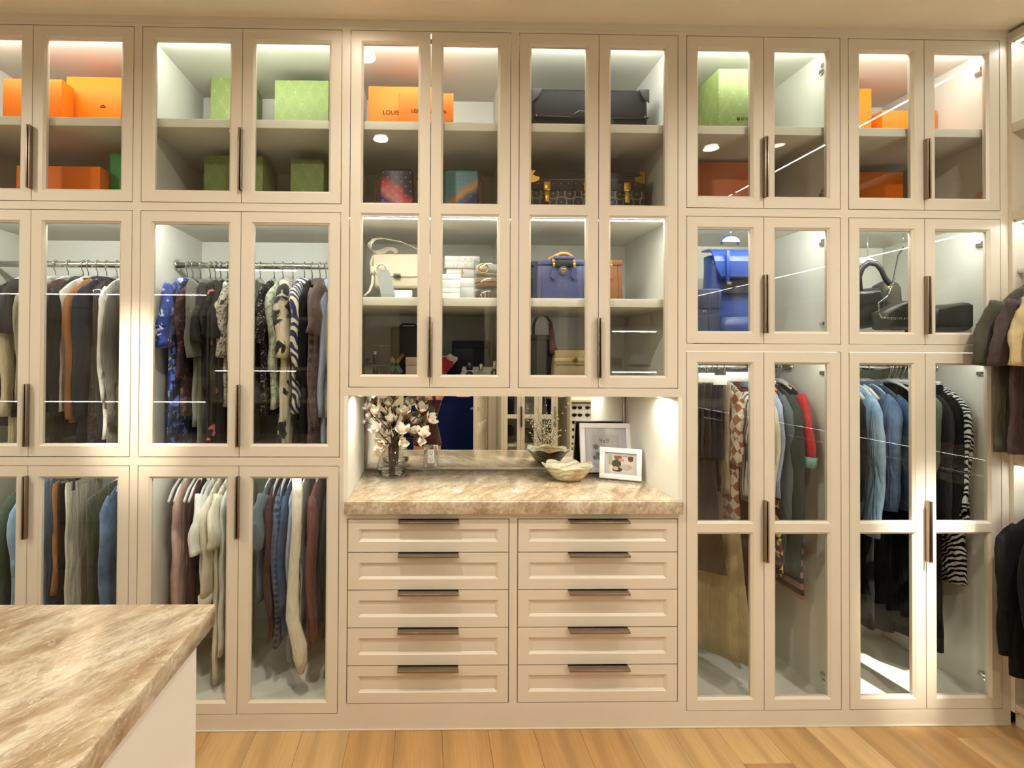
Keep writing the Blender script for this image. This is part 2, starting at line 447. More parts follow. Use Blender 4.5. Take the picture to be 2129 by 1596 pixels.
def cabinet(name, label, X0, X1, Z0, Z1, dx0, dx1, dz0, dz1, rails=(), hz=(0, 0), shelves=(), rod=None, led=True, group=None, ledz=None, hinges=False, depth=.60, shelf_pins=False):
    t = thing(name, label, 'cabinet', ((X0+X1)/2, depth/2, Z0), group)
    w = .016
    m = MB(); m.box(X0, X0+w, FT, depth, Z0, Z1); m.box(X1-w, X1, FT, depth, Z0, Z1)
    m.box(X0+w, X1-w, FT, depth, Z1-w, Z1)
    fz = max(dz0-.004, Z0)
    m.box(X0+w, X1-w, FT, depth, fz-w if fz-w > Z0 else Z0, fz)
    m.build('carcass', WHITE_IN, t)
    MB().box(X0, X1, depth, depth+.012, Z0, Z1).build('back_panel', WHITE_IN, t)
    g = .0015
    f = MB(); f.box(X0, dx0-g, 0, FT, Z0, Z1); f.box(dx1+g, X1, 0, FT, Z0, Z1)
    f.box(dx0-g, dx1+g, 0, FT, Z0, dz0-g); f.box(dx0-g, dx1+g, 0, FT, dz1+g, Z1)
    f.build('face_frame', CREAM, t)
    xm = (dx0+dx1)/2
    door(t, dx0+g, xm-g, dz0+g, dz1-g, rails, hz, 'R'); door(t, xm+g, dx1-g, dz0+g, dz1-g, rails, hz, 'L')
    for z in shelves:
        MB().bbox(X0+w, X1-w, FT+.012, depth-.001, z-.036, z, .002).build('shelf', WHITE_IN, t)
    if rod:
        ry, rz = rod
        MB().tube([(X0+w, ry, rz), (X1-w, ry, rz)], .0145, 16, flat=1.0).build('hanging_rod', CHROME, t)
        for s, xx in ((1, X0+w), (-1, X1-w)):
            MB().tube([(xx, ry, rz), (xx+s*.010, ry, rz)], .027, 16).build('rod_bracket', CHROME, t)
    if led:
        zl = ledz if ledz else Z1-w
        ls = MB().box(X0+w+.004, X1-w-.004, FT+.0005, FT+.004, zl-.038, zl-.018).build('led_channel', WHITE_PL, t)
        MB().box(X0+w+.006, X1-w-.006, FT+.0042, FT+.010, zl-.033, zl-.023).build('led_strip', LED if Z0 > .5 else LED_LOW, ls)
    if hinges:
        for z in (dz1-.09, dz0+.09):
            h = MB(); h.bbox(X1-w-.014, X1-w, FT+.03, FT+.085, z-.008, z+.008, .002); h.bbox(X1-w-.045, X1-w-.01, FT+.002, FT+.034, z-.010, z+.010, .003)
            h.build('hinge', CHROME, t)
    if shelf_pins:
        p = MB()
        for k in range(8):
            zz = Z0+.12+k*.07
            if zz < Z1-.1: p.lathe(0, 0, [(.003, 0), (.003, .004)], 8).xf(Matrix.Translation((X1-w, FT+.06, zz)) @ Matrix.Rotation(-PI/2, 4, 'Y'), len(p.v)-16)
        p.build('shelf_pin_holes', STEEL_D, t)
    return t

xA, xB, xC, xCm, xD, xE, xZ = -2.06, -1.2005, -.3415, .364, 1.0715, 1.764, 2.47
DA, DB, DC1, DC2, DD, DE = (-2.041, -1.218), (-1.183, -.360), (-.323, .346), (.382, 1.053), (1.090, 1.746), (1.782, 2.436)
Z1t, ZT = 2.915, 2.899
R1, R2, R3 = 2.154, 1.1035, 0.0
for (X0, X1, D, who) in ((xA, xB, DA, 'far left'), (xB, xC, DB, 'second from left')):
    what = 'orange boxes' if D is DA else 'green boxes'
    cabinet('display_cabinet', 'cream glazed top cabinet holding %s, %s' % (what, who), X0, X1, R1, Z1t, *D, 2.172, ZT, (), (2.22, 2.478), (2.535,))
    what = 'brown and grey coats' if D is DA else 'patterned shirts and blouses'
    cabinet('wardrobe_cabinet', 'cream glazed middle wardrobe with rod of %s' % what, X0, X1, R2, R1, *D, 1.122, 2.136, (), (1.165, 1.42), (), (.315, 1.965))
    what = 'trousers and a denim jacket' if D is DA else 'white tops on white hangers'
    cabinet('wardrobe_cabinet', 'cream glazed bottom wardrobe holding %s' % what, X0, X1, R3, R2, *D, .069, 1.085, (), (.79, 1.045), (), (.315, 1.045))
for (X0, X1, D, what) in ((xC, xCm, DC1, 'white bags and orange lettered boxes'), (xCm, xD, DC2, 'the navy handbag and black trunk')):
    cb = cabinet('display_cabinet', 'tall cream glazed cabinet above the niche holding %s' % what, X0, X1, 1.376, Z1t, *D, 1.412, ZT, (2.154,), (1.455, 1.705), (2.535, 1.79))
    w = .016
    MB().box(X0+w, X1-w, FT+.012, .599, 2.136, 2.172).build('shelf', WHITE_IN, cb)
    ls = MB().box(X0+w+.004, X1-w-.004, FT+.014, FT+.03, 2.126, 2.1358).build('led_channel', WHITE_PL, cb)
    MB().box(X0+w+.006, X1-w-.006, FT+.016, FT+.028, 2.1245, 2.1258).build('led_strip', LED, ls)
for (X0, X1, D, who) in ((xD, xE, DD, 'D'), (xE, xZ, DE, 'E')):
    a = who == 'D'
    cabinet('display_cabinet', 'cream glazed top cabinet with %s' % ('the tall green patterned box' if a else 'orange boxes, far right'), X0, X1, R1, Z1t, *D, 2.172, ZT, (), (2.215, 2.47), (2.535,), hinges=True, shelf_pins=not a)
    cabinet('display_cabinet', 'cream glazed middle cabinet with %s' % ('the blue backpack' if a else 'black leather bags'), X0, X1, 1.584, R1, *D, 1.601, 2.136, (), (1.645, 1.89), (), hinges=True)
    cabinet('wardrobe_cabinet', 'tall cream two-pane wardrobe with %s' % ('skirts and a red sleeved sweater' if a else 'denim jackets and black clothes'), X0, X1, 0, 1.584, *D, .069, 1.567, (.828,), (.69, .945), (), (.315, 1.5), hinges=True)

# ---- niche above the drawers
nt = thing('display_niche', 'open lit niche with white sides between the wardrobes', 'niche', ((xC+xD)/2, .3, .9))
NZ0, NZ1, NL, NR = .945, 1.374, -.3235, 1.0535
MB().box(xC, NL-.0005, 0, .6, .9055, 1.3755).build('side_panel', WHITE_IN, nt); MB().box(NR+.0005, xD, 0, .6, .9055, 1.3755).build('side_panel', WHITE_IN, nt)
MB().box(xC, xD, .601, .612, .9055, 1.3755).build('back_panel', WHITE_IN, nt)
MB().box(NL, NR, .03, .6, 1.3740, 1.3755).build('top_panel', WHITE_IN, nt)
# puck lights in the two top corners, two more added between as fill
PUCK = emit('puck light glow', (1.0, .97, .88), 150.0)
for x, s in ((-.268, 'left'), (.16, 'middle left (added fill)'), (.57, 'middle right (added fill)'), (.998, 'right')):
    t = thing('puck_light', 'small round puck light at the %s of the niche top' % s, 'light', (x, .11, 1.374))
    MB().lathe(x, .11, [(.034, 1.3738), (.034, 1.368), (.028, 1.366), (.026, 1.369)], 24, (False, False)).build('trim_ring', CHROME, t)
    MB().lathe(x, .11, [(.026, 1.3695), (.001, 1.3695)], 20, (False, True)).build('lens', PUCK, t)
# framed mirror leaning on the niche back
mt = thing('framed_mirror', 'wide frameless-looking mirror with slim grey frame behind the flowers', 'mirror', ((NL+NR)/2, .595, NZ0))
f = MB(); fw = .013
f.bbox(NL+.001, NL+.001+fw, .578, .600, NZ0, 1.374, .002); f.bbox(NR-.001-fw, NR-.001, .578, .600, NZ0, 1.374, .002)
f.bbox(NL+.001+fw, NR-.001-fw, .578, .600, NZ0, NZ0+fw, .002); f.bbox(NL+.001+fw, NR-.001-fw, .578, .600, 1.361, 1.374, .002)
f.build('frame', metal('brushed nickel', (176, 168, 152), .35), mt)
MB().box(NL+.012, NR-.012, .588, .594, NZ0+.010, 1.364).build('mirror_glass', mirror_mat('mirror silver'), mt)
# power outlet set into the mirror
ot = thing('power_outlet', 'white duplex power outlet with plate set in the mirror', 'outlet', (at(896, 950, .583).x, .586, 1.0))
c0 = at(896, 948, .583); ox, oz = c0.x, c0.z
MB().bbox(ox-.038, ox+.038, .579, .587, oz-.060, oz+.060, .003).build('wall_plate', metal('mirrored plate', (205, 205, 200), .15), ot)
MB().bbox(ox-.018, ox+.018, .574, .580, oz-.036, oz+.036, .003).build('receptacle', WHITE_PL, ot)
s = MB()
for dz in (-.02, .016):
    for dx in (-.007, .006): s.box(ox+dx, ox+dx+.0022, .5728, .5745, oz+dz, oz+dz+.009)
    s.lathe(0, 0, [(.0025, 0), (.0025, .001)], 8).xf(Matrix.Translation((ox, .5742, oz+dz-.005)) @ Matrix.Rotation(PI/2, 4, 'X'), len(s.v)-16)
s.build('slots', BLACK_PL, ot)
sc_ = MB()
for dz in (-.05, .05): sc_.ball((ox, .578, oz+dz), .003, 8)
sc_.build('screw', CHROME, ot)
# stone worktop of the drawers
ct = MB(); ct.bbox(-.334, 1.066, -.026, -.0005, .892, .945, .003); ct.bbox(NL+.0005, NR-.0005, -.004, .599, .9055, .945, .002)
tag(ct.build('stone_worktop', STONE), 'beige veined stone worktop above the two drawer banks', 'worktop')

# ---- drawer banks
def drawer(parent, x0, x1, z0, z1):
    g = .0021; x0 += g; x1 -= g; z0 += g; z1 -= g
    a, b, c, d = x0+.044, x1-.044, z0+.042, z1-.040
    bv, rec = .010, .009
    m = MB()
    m.box(x0, a, 0, FT, z0, z1); m.box(b, x1, 0, FT, z0, z1); m.box(a, b, 0, FT, z0, c); m.box(a, b, 0, FT, d, z1)
    m.box(a, b, rec, FT, c, d)
    o = [(a, c), (b, c), (b, d), (a, d)]; q = [(a+bv, c+bv), (b-bv, c+bv), (b-bv, d-bv), (a+bv, d-bv)]
    for k in range(4):
        j = (k+1) % 4
        m.poly([(o[k][0], .0005, o[k][1]), (o[j][0], .0005, o[j][1]), (q[j][0], rec-.0005, q[j][1]), (q[k][0], rec-.0005, q[k][1])])
    m.box(x0+.02, x1-.02, FT, .55, z0+.01, z1-.03)
    dr = m.build('drawer', CREAM, parent)
    xm = (x0+x1)/2; L = .125
    h = MB(); h.bbox(xm-L, xm+L, -.034, .015, z1-.0035, z1+.0005, .0008)
    h.bbox(xm-L, xm+L, -.036, -.032, z1-.009, z1+.0005, .0012)
    h.build('handle', BRONZE, dr)
    return dr
zz = [.867, at(900, 1148, 0).z, at(900, 1226, 0).z, at(900, 1304.5, 0).z, at(900, 1383, 0).z, .108]
for X0, X1, D, who in ((xC, xCm, DC1, 'left'), (xCm, xD, DC2, 'right')):
    t = thing('drawer_bank', '%s bank of five cream drawers with bronze pulls under the stone top' % who, 'drawers', ((X0+X1)/2, .3, 0))
    f = MB(); f.box(X0, D[0]-.0015, 0, FT, 0, .905); f.box(D[1]+.0015, X1, 0, FT, 0, .905)
    f.box(D[0]-.0015, D[1]+.0015, 0, FT, 0, .1065); f.box(D[0]-.0015, D[1]+.0015, 0, FT, .8685, .905)
    f.build('face_frame', CREAM, t)
    m = MB(); m.box(X0, X0+.012, FT, .6, 0, .90); m.box(X1-.012, X1, FT, .6, 0, .90); m.box(X0, X1, .588, .6, 0, .9); m.box(X0+.012, X1-.012, FT, .588, 0, .1)
    m.build('carcass', WHITE_IN, t)
    for k in range(5): drawer(t, *D, zz[k+1], zz[k])

# ------------------------------------------------------------------ island
ISX, ISY, ISZ, IST = -.514, -.888, .93, .05
tp = MB(); tp.bbox(-2.9, ISX, -2.0, ISY, ISZ-IST, ISZ, .003)
tag(tp.build('stone_island_top', STONE), 'large beige veined stone slab topping the island in the left foreground', 'worktop')
it = thing('island_cabinet', 'white island cabinet with drawers under the foreground stone slab', 'island', (-1.7, -1.45, 0))
IX1, IY1 = ISX-.032, ISY-.032
m = MB(); m.box(-2.86, IX1, -1.96, IY1, .0, ISZ-IST)
m.build('body', paint('white island paint', (238, 235, 230), .4, .02, .03), it)
nx = 4; wx = (IX1+2.86)/nx
for i in range(nx):
    for (a, b) in ((.07, .32), (.32, .58), (.58, .86)):
        x0, x1 = -2.86+i*wx+.02, -2.86+(i+1)*wx-.02
        m = MB(); m.box(x0, x1, IY1, IY1+.018, a+.004, b-.004)
        p = [(x0+.04, a+.045), (x1-.04, a+.045), (x1-.04, b-.045), (x0+.04, b-.045)]
        for k in range(4):
            j = (k+1) % 4; (xa, za), (xb, zb) = p[k], p[j]
            m.box(min(xa, xb)-.005, max(xa, xb)+.005, IY1+.018, IY1+.024, min(za, zb)-.005, max(za, zb)+.005)
        d = m.build('drawer', CREAM, it)
        MB().bbox((x0+x1)/2-.12, (x0+x1)/2+.12, IY1+.018, IY1+.045, b-.012, b-.008, .001).build('handle', BRONZE, d)
# ------------------------------------------------------------------ open rail unit on the right wall
RX0, RX1, RY0, RY1 = 2.4704, 2.87, -3.0, -.0003
ru = thing('open_wardrobe', 'open cream rail unit along the right edge with strip lights and hanging shirts', 'wardrobe', ((RX0+RX1)/2, (RY0+RY1)/2, 0))
MB().box(RX0, RX1, RY1-.016, RY1, .06, 2.93).build('end_panel', CREAM, ru)
MB().box(RX0, RX1, RY0, RY0+.018, .06, 2.93).build('end_panel', CREAM, ru)
MB().box(RX1, RX1+.012, RY0, RY1, 0, 2.93).build('back_panel', CREAM, ru)
MB().box(RX0+.02, RX1, RY0, RY1, 0, .07).build('plinth', CREAM, ru)
for (a, b) in ((2.895, 2.93), (2.50, 2.54), (2.13, 2.165), (1.105, 1.15), (.07, .10)):
    MB().bbox(RX0, RX1, RY0+.018, RY1-.016, a, b, .002).build('shelf', CREAM, ru)
for yy in (-1.0, -2.0):
    MB().box(RX0+.003, RX1, yy-.012, yy+.012, .10, 2.895).build('divider', CREAM, ru)
for z in (2.895, 2.13, 1.105):
    for (a, b) in ((-.985, -.02), (-1.985, -1.015), (-2.98, -2.015)):
        c = MB().box(RX0+.010, RX0+.030, a, b, z-.012, z-.001).build('led_channel', WHITE_PL, ru)
        MB().box(RX0+.012, RX0+.028, a+.004, b-.004, z-.0135, z-.0122).build('led_strip', LEDR, c)
for z in (1.915, 1.0):
    for (a, b) in ((-.988, -.018), (-1.988, -1.012), (-2.982, -2.012)):
        MB().tube([(2.500 if z > 1.5 else 2.54, a, z), (2.500 if z > 1.5 else 2.54, b, z)], .013, 14).build('hanging_rod', CHROME if z < 1.5 else WHITE_PL, ru)

# ------------------------------------------------------------------ clothes
HANG = {'white': paint('white velvet hanger', (240, 238, 232), .6, .02, .02), 'black': paint('black velvet hanger', (24, 23, 22), .7, .02, .02),
        'clear': clear_glass('clear plastic hanger', (.9, .92, .92), .08), 'wood': paint('wooden hanger', (170, 122, 72), .5)}
WIRE = metal('hanger wire', (205, 205, 200), .2)
def frame_of(axis, o):
    """maps (along rod, along shoulders towards the room, up) to the world"""
    if axis == 'X': return lambda u, v, z: Vector((o[0]+u, o[1]-v, o[2]+z))
    return lambda u, v, z: Vector((o[0]-v, o[1]+u, o[2]+z))
def hanger(o, axis, kind, what, hw, drop, tw=0.0, clip=False, neck=.075):
    fr = frame_of(axis, o)
    P = lambda u, v, z: fr(u*math.cos(tw)-v*math.sin(tw), u*math.sin(tw)+v*math.cos(tw), z)
    t = thing('clothes_hanger', '%s hanger carrying the %s' % (kind, what), 'hanger', tuple(fr(0, 0, -neck)))
    hk = [P(0, .018*math.sin(a)+.0, .002+.018*math.cos(a)) for a in [R(x) for x in range(-130, 91, 20)]]
    hk += [P(0, .012, -.024), P(0, .002, -.036), P(0, 0, -neck+.012)]
    MB().tube(hk, .0022, 6).build('hook', WIRE, t)
    if clip:
        MB().tube([P(0, -hw, -neck+.01), P(0, hw, -neck+.01)], .004, 6).build('bar', HANG[kind], t)
        for s in (-1, 1):
            c = MB().box(-.012, .012, -.01, .01, -.05, .004)
            for i, p in enumerate(c.v): c.v[i] = tuple(P(p[0], p[1]+s*hw*.8, p[2]-neck+.01))
            c.build('clip', WIRE, t)
    else:
        pts = [P(0, -hw+.03, -neck-drop+.01), P(0, -hw*.6, -neck-drop*.5+.012), P(0, -.04, -neck+.004), P(0, 0, -neck+.014), P(0, .04, -neck+.004), P(0, hw*.6, -neck-drop*.5+.012), P(0, hw-.03, -neck-drop+.01)]
        MB().tube(pts, .009, 8, flat=.55).build('bar', HANG[kind], t)
    return t

def garment(name, what, cat, u, m, L, hw=.19, th=.022, slv=None, drop=.075, flare=1.0, neck=.075, axis='X', rod=(.33, 1.965),
            hk='white', collar=None, seed=0, tw=0.0, lean=0.0, fold=.008, top=.06, smat=None, clip=False, group=None, dropz=0.0, cuff=None, mats=None):
    """hanging garment: body sheet with folds, sleeves as parts; u = place along the rod, L = length below the neck"""
    rn = random.Random(seed*77+int(u*1000)); L = min(L, rod[1]-neck-{1.965: 1.128, 1.045: .076, 1.5: .076, 1.915: 1.16, 1.0: .11, 2.03: 1.13, .97: .09}[rod[1]])
    o = (u, rod[0], rod[1]) if axis == 'X' else (rod[0], u, rod[1])
    fr = frame_of(axis, o); th *= .72; fold *= .8; ct, sn = math.cos(tw), math.sin(tw)
    P = lambda a, v, z: fr(a*ct-v*sn, a*sn+v*ct, z)
    t = thing(name, what, cat, tuple(fr(0, 0, -neck-L)), group)
    N, K = 18, 30
    ph = [rn.uniform(0, 6.28) for _ in range(5)]; k1, k2 = rn.uniform(20, 30), rn.uniform(38, 55)
    rings = []
    for i in range(N+1):
        q = i/N
        if i <= 5:
            e = i/5; z = -drop*(e**1.25); wv = top+(hw-top)*(e**.82) if not clip else hw
            tk = th*(.45+.35*e)
            if clip: z = -drop*.5*e
        else:
            e = (i-5)/(N-5); z = -drop-(L-drop)*e; wv = hw*(1+(flare-1)*e)*(1-.05*math.sin(e*PI))
            tk = th*(.8+.35*math.sin(min(1, e*1.6)*PI*.5))
        dn = max(0, (i-3)/(N-3)); A = fold*(.25+.75*dn)
        ring = []
        for j in range(K):
            a = 2*PI*j/K; cs, si = math.cos(a), math.sin(a)
            v = wv*math.copysign(abs(si)**.8, si)
            f = A*(math.sin(v*k1+ph[0]+dn*.8)+.55*math.sin(v*k2+ph[1]-dn*1.3))
            x = tk*math.copysign(abs(cs)**.6, cs) + f*1.0 + lean*dn*L + .003*math.sin(z*30+ph[2]+v*9)
            zz = z + (.006*math.sin(v*22+ph[3]) if i == N else 0) - (.012*(1-abs(si)) if i < 3 else 0)
            ring.append(P(x, v, -neck+zz+dropz))
        rings.append(ring)
    MB().loft(rings).build('body', m, t)
    if slv:
        sl, sr = slv
        for s in (1, -1):
            n = 12; pts, rr = [], []
            off = rn.uniform(-.012, .012)
            for i in range(n+1):
                e = i/n
                if sl < .3:   v = hw-.045 + .06*min(1, e*1.5); z = -drop*.75 - sl*e**1.1
                else:         v = hw-.045 + .05*math.sin(min(1, e*2.4)*PI/2) - .02*e; z = -drop*.75 - sl*(e**1.15)
                pts.append(P(off*e+lean*e*.4+.006*math.sin(e*9+ph[4]), s*v, -neck+z+dropz))
                b = sr*min(1, .5+e*3.2)*(1.02 if e < .2 else 1-.28*(e-.2)) if sl > .3 else sr*(1+.05*e)
                rr.append(b*(1+.03*math.sin(e*19+ph[2])+.025*math.sin(e*33+ph[0])))
            ups = fr(0, s, 0)-fr(0, 0, 0)
            MB().tube(pts, rr, 14, True, .42, ups).build('sleeve', smat or m, t)
            if cuff:
                q = pts[-1]; d = (pts[-1]-pts[-2]).normalized()
                MB().tube([q-d*.002, q+d*.045], [rr[-1]*1.03, rr[-1]*.95], 14, True, .64, ups).build('cuff', cuff, t)
    if collar:
        c = MB(); rg = []
        for (rv, ru_, zc) in ((.064, .03, -.012), (.058, .028, .012), (.075, .04, .002), (.082, .045, -.022)):
            rg.append([P(ru_*math.cos(2*PI*j/20), rv*math.sin(2*PI*j/20), -neck+zc+dropz) for j in range(20)])
        c.loft(rg, (False, False)).build('collar', collar, t)
    if hk:
        hanger(o, axis, hk, what, hw*.92, drop, tw, clip, neck)
    return t

F = fabric
fabs = dict(
 black=F('black cloth', (20, 19, 19)), char=F('charcoal cloth', (52, 50, 50)), dbrown=F('dark brown cloth', (52, 38, 34)), brown=F('brown cloth', (96, 70, 56)),
 mauve=F('mauve brown cloth', (92, 74, 72)), grey=F('heather grey cloth', (122, 118, 108)), tweed=F('grey tweed', (104, 98, 84), (84, 78, 66), 'print', 160),
 sage=F('sage grey knit', (172, 168, 140), (150, 146, 120), 'knit', 90), creamw=F('cream wool', (222, 208, 170)), white=F('white cotton', (240, 236, 226)), ivory=F('ivory cotton', (232, 222, 196)),
 camel=F('camel suede', (168, 106, 46)), navy=F('navy cloth', (28, 32, 58)), plum=F('dark floral brocade', (36, 34, 36), (74, 50, 60), 'floral', 60, c3=(30, 46, 42)),
 blueprint=F('blue and white print', (44, 72, 168), (200, 210, 236), 'floral', 22, c3=(22, 34, 92), thr=.42), bluedark=F('dark blue floral', (28, 32, 60), (70, 92, 160), 'floral', 22, c3=(18, 20, 34)),
 brfloral=F('brown floral blouse', (58, 38, 38), (96, 60, 52), 'floral', 30), blfloral=F('black floral dress', (16, 15, 15), (210, 110, 96), 'floral', 13, thr=.26, c3=(38, 48, 34)), blfloral2=F('black blossom dress', (18, 16, 16), (226, 212, 180), 'floral', 10, thr=.24),
 lace=F('black and white lace print', (214, 206, 186), (36, 32, 30), 'print', 60, thr=.5), script=F('black script print', (28, 27, 28), (206, 200, 186), 'print', 60, thr=.34), greenp=F('green and white print', (206, 210, 186), (120, 136, 104), 'print', 45),
 flower=F('cream blouse with black flowers', (236, 222, 188), (34, 34, 42), 'floral', 13, thr=.46), zebra=F('navy swirl print', (240, 230, 206), (36, 44, 92), 'zebra', 13), plaid=F('brown plaid flannel', (72, 54, 54), (104, 82, 80), 'plaid', 8),
 ltblue=F('pale blue shirting', (164, 180, 206)), tan=F('tan cloth', (196, 174, 134)), denim=F('mid denim', (62, 90, 128), (112, 142, 178), 'denim'), ddenim=F('dark denim', (40, 62, 98), (74, 104, 146), 'denim'), ldenim=F('light denim', (120, 156, 190), (160, 190, 214), 'denim'),
 green=F('bottle green cloth', (74, 98, 74)), olive=F('olive cloth', (92, 92, 68)), pink=F('dusty pink cloth', (206, 168, 152)), maroon=F('maroon cloth', (92, 44, 44)), rust=F('terracotta rib knit', (140, 74, 58), (116, 58, 46), 'knit', 70),
 bgrey=F('blue grey jersey', (104, 118, 128)), navyplaid=F('navy plaid', (46, 58, 88), (84, 96, 124), 'plaid', 12), stripe=F('white striped cotton', (240, 236, 228), (60, 60, 66), 'vstripes', 22, thr=.8), slate=F('slate green cloth', (56, 68, 66)),
 quilt=F('patchwork diamond print', (236, 222, 196), (150, 84, 40), 'check', 26, rot=.8, c3=(40, 70, 170)), crfloral=F('cream with rose embroidery', (232, 220, 192), (190, 92, 70), 'floral', 9, thr=.22), brskirt=F('brown floral skirt', (58, 34, 32), (220, 190, 100), 'floral', 22, c3=(120, 50, 56)),
 red=F('red knit', (196, 22, 34)), teal=F('teal knit', (120, 168, 160)), pinkgreen=F('pink and green check', (206, 160, 150), (30, 62, 48), 'stripes', 6), suede=F('dark brown suede', (84, 62, 44)), ecru=F('ecru cotton skirt', (206, 186, 142)), rustc=F('rust cloth', (160, 84, 36)),
 bwprint=F('black and white feather print', (16, 16, 22), (226, 226, 226), 'zebra', 26), moss=F('moss green cloth', (106, 118, 88)), taupe=F('taupe jersey', (140, 112, 92)), tanj=F('sand jersey', (214, 194, 142)), blackcoat=F('black coat wool', (14, 13, 13)), pinkk=F('pink knit', (224, 168, 158)),
 multi=F('bright pattern silk', (190, 60, 80), (240, 200, 60), 'floral', 20, c3=(50, 60, 150)))
def gx(px, y=.08, py=650): return at(px, py, y).x
LS, SS = (.56, .052), (.20, .072)
RU, RL, RT = (.315, 1.965), (.315, 1.045), (.315, 1.5)
G = garment
# middle wardrobe, far left
G('sweater', 'black sweater at the left end of the far left middle rod', 'sweater', gx(-28), fabs['black'], .66, slv=LS, rod=RU, seed=1)
G('coat', 'long cream wool coat behind the far left pane', 'coat', gx(2), fabs['creamw'], .98, slv=LS, rod=RU, seed=2, th=.03)
G('top', 'charcoal top with pink collar in the far left pane', 'top', gx(12), fabs['char'], .62, slv=SS, rod=RU, seed=3, collar=fabs['pinkk'])
G('cardigan', 'sage grey knit cardigan beside the cut off left pane edge', 'cardigan', gx(34), fabs['sage'], .74, slv=(.5, .062), rod=RU, seed=4, th=.03)
G('blouse', 'dark maroon blouse behind the far left wardrobe stile', 'blouse', gx(64), fabs['maroon'], .6, slv=SS, rod=RU, seed=5)
G('jacket', 'black hooded jacket left of the camel jacket', 'jacket', gx(98), fabs['black'], .72, slv=LS, rod=RU, seed=6, th=.035, collar=fabs['char'], hk='black')
G('shirt', 'white shirt half hidden by the black hooded jacket', 'shirt', gx(110), fabs['white'], .6, slv=None, rod=RU, seed=61)
G('jacket', 'camel suede jacket with long sleeve', 'jacket', gx(131), fabs['camel'], .64, slv=(.57, .05), rod=RU, seed=7, hk='black')
G('jacket', 'navy jacket right of the camel suede jacket', 'jacket', gx(152), fabs['navy'], .74, slv=LS, rod=RU, seed=8, th=.028, collar=fabs['navy'])
G('dress', 'long dark brocade dress under clear plastic', 'dress', gx(176), fabs['plum'], 1.0, slv=None, hw=.17, rod=RU, seed=9, flare=1.25, th=.032, hk='clear')
G('shirt', 'white shirt just left of the grey tweed coat', 'shirt', gx(199), fabs['white'], .72, slv=(.5, .04), rod=RU, seed=10)
G('coat', 'grey tweed coat at the right of the far left wardrobe', 'coat', gx(220), fabs['tweed'], .88, slv=(.6, .06), rod=RU, seed=11, th=.036, flare=1.06, collar=fabs['tweed'], hk='wood')
G('blouse', 'brightly patterned blouse right of the grey tweed coat', 'blouse', gx(248), fabs['multi'], .55, slv=None, rod=RU, seed=12)
# plastic garment cover over the brocade dress
pc = MB(); xx = gx(176); rg = []
for i, (z, wd, tk) in enumerate(((1.885, .05, .03), (1.87, .12, .04), (1.82, .19, .05), (1.6, .2, .052), (1.3, .205, .055), (1.14, .21, .056))):
    rg.append([(xx+tk*math.cos(2*PI*j/28)+.006*math.sin(j*2.1+i*1.7), .33-wd*math.sin(2*PI*j/28)+.005*math.sin(j*3.3+i), z+.006*math.sin(j*2.7+i)) for j in range(28)])
pc.loft(rg, (False, False))
tag(pc.build('garment_cover', clear_glass('plastic film', (.9, .91, .91), .10, .12)), 'clear crinkled plastic cover over the long brocade dress', 'garment cover')
# middle wardrobe, second
G('shirt', 'blue and white printed shirt at the left of its rod', 'shirt', gx(337), fabs['blueprint'], .72, slv=(.26, .06), rod=RU, seed=13, collar=fabs['blueprint'], hk='clear')
G('dress', 'dark blue floral dress under the blue printed shirt', 'dress', gx(350), fabs['bluedark'], .96, slv=None, rod=RU, seed=14, flare=1.1, hk='clear')
G('blouse', 'dark brown floral blouse left of the grey tee', 'blouse', gx(368), fabs['brfloral'], .62, slv=(.4, .05), rod=RU, seed=15, hk='clear')
G('t_shirt', 'heather grey short sleeved tee between dark blouses', 't-shirt', gx(390), fabs['grey'], .66, slv=(.3, .066), rod=RU, seed=16, hk='clear')
G('dress', 'long grey olive dress behind the heather grey tee', 'dress', gx(402), fabs['olive'], .96, slv=None, rod=RU, seed=161, hk='clear')
G('shirt', 'charcoal shirt right of the heather grey tee', 'shirt', gx(414), fabs['char'], .5, slv=(.24, .06), rod=RU, seed=17, hk='clear')
G('dress', 'black dress with coral flowers', 'dress', gx(430), fabs['blfloral'], .97, slv=(.22, .055), rod=RU, seed=18, flare=1.15, hk='clear')
G('dress', 'black dress with pale blossoms', 'dress', gx(446), fabs['blfloral2'], .9, slv=(.22, .055), rod=RU, seed=19, flare=1.15, hk='clear')
G('blouse', 'black and white lace print blouse left of the cream blouse', 'blouse', gx(459), fabs['lace'], .58, slv=(.3, .05), rod=RU, seed=20, hk='clear')
G('blouse', 'cream long blouse at the middle stile of the second wardrobe', 'blouse', gx(475), fabs['ivory'], .85, slv=(.5, .045), rod=RU, seed=21, hk='clear')
G('blouse', 'olive blouse behind the middle stile of the second wardrobe', 'blouse', gx(505), fabs['olive'], .6, slv=SS, rod=RU, seed=22, hk='clear')
G('shirt', 'black shirt with white script print', 'shirt', gx(537), fabs['script'], .62, slv=(.24, .05), rod=RU, seed=23, hk='clear')
G('blouse', 'green and white checked blouse left of the black flowered blouse', 'blouse', gx(557), fabs['greenp'], .58, slv=(.36, .058), rod=RU, seed=24, hk='clear')
G('dress', 'cream dress with big black flowers', 'dress', gx(580), fabs['flower'], .86, slv=(.3, .066), rod=RU, seed=25, flare=1.05, hk='clear')
G('shirt', 'navy and cream swirl print shirt', 'shirt', gx(607), fabs['zebra'], .6, slv=(.34, .062), rod=RU, seed=26, collar=fabs['zebra'], hk='clear')
G('shirt', 'black shirt between the swirl print and plaid shirts', 'shirt', gx(624), fabs['black'], .7, slv=(.4, .045), rod=RU, seed=27, hk='clear')
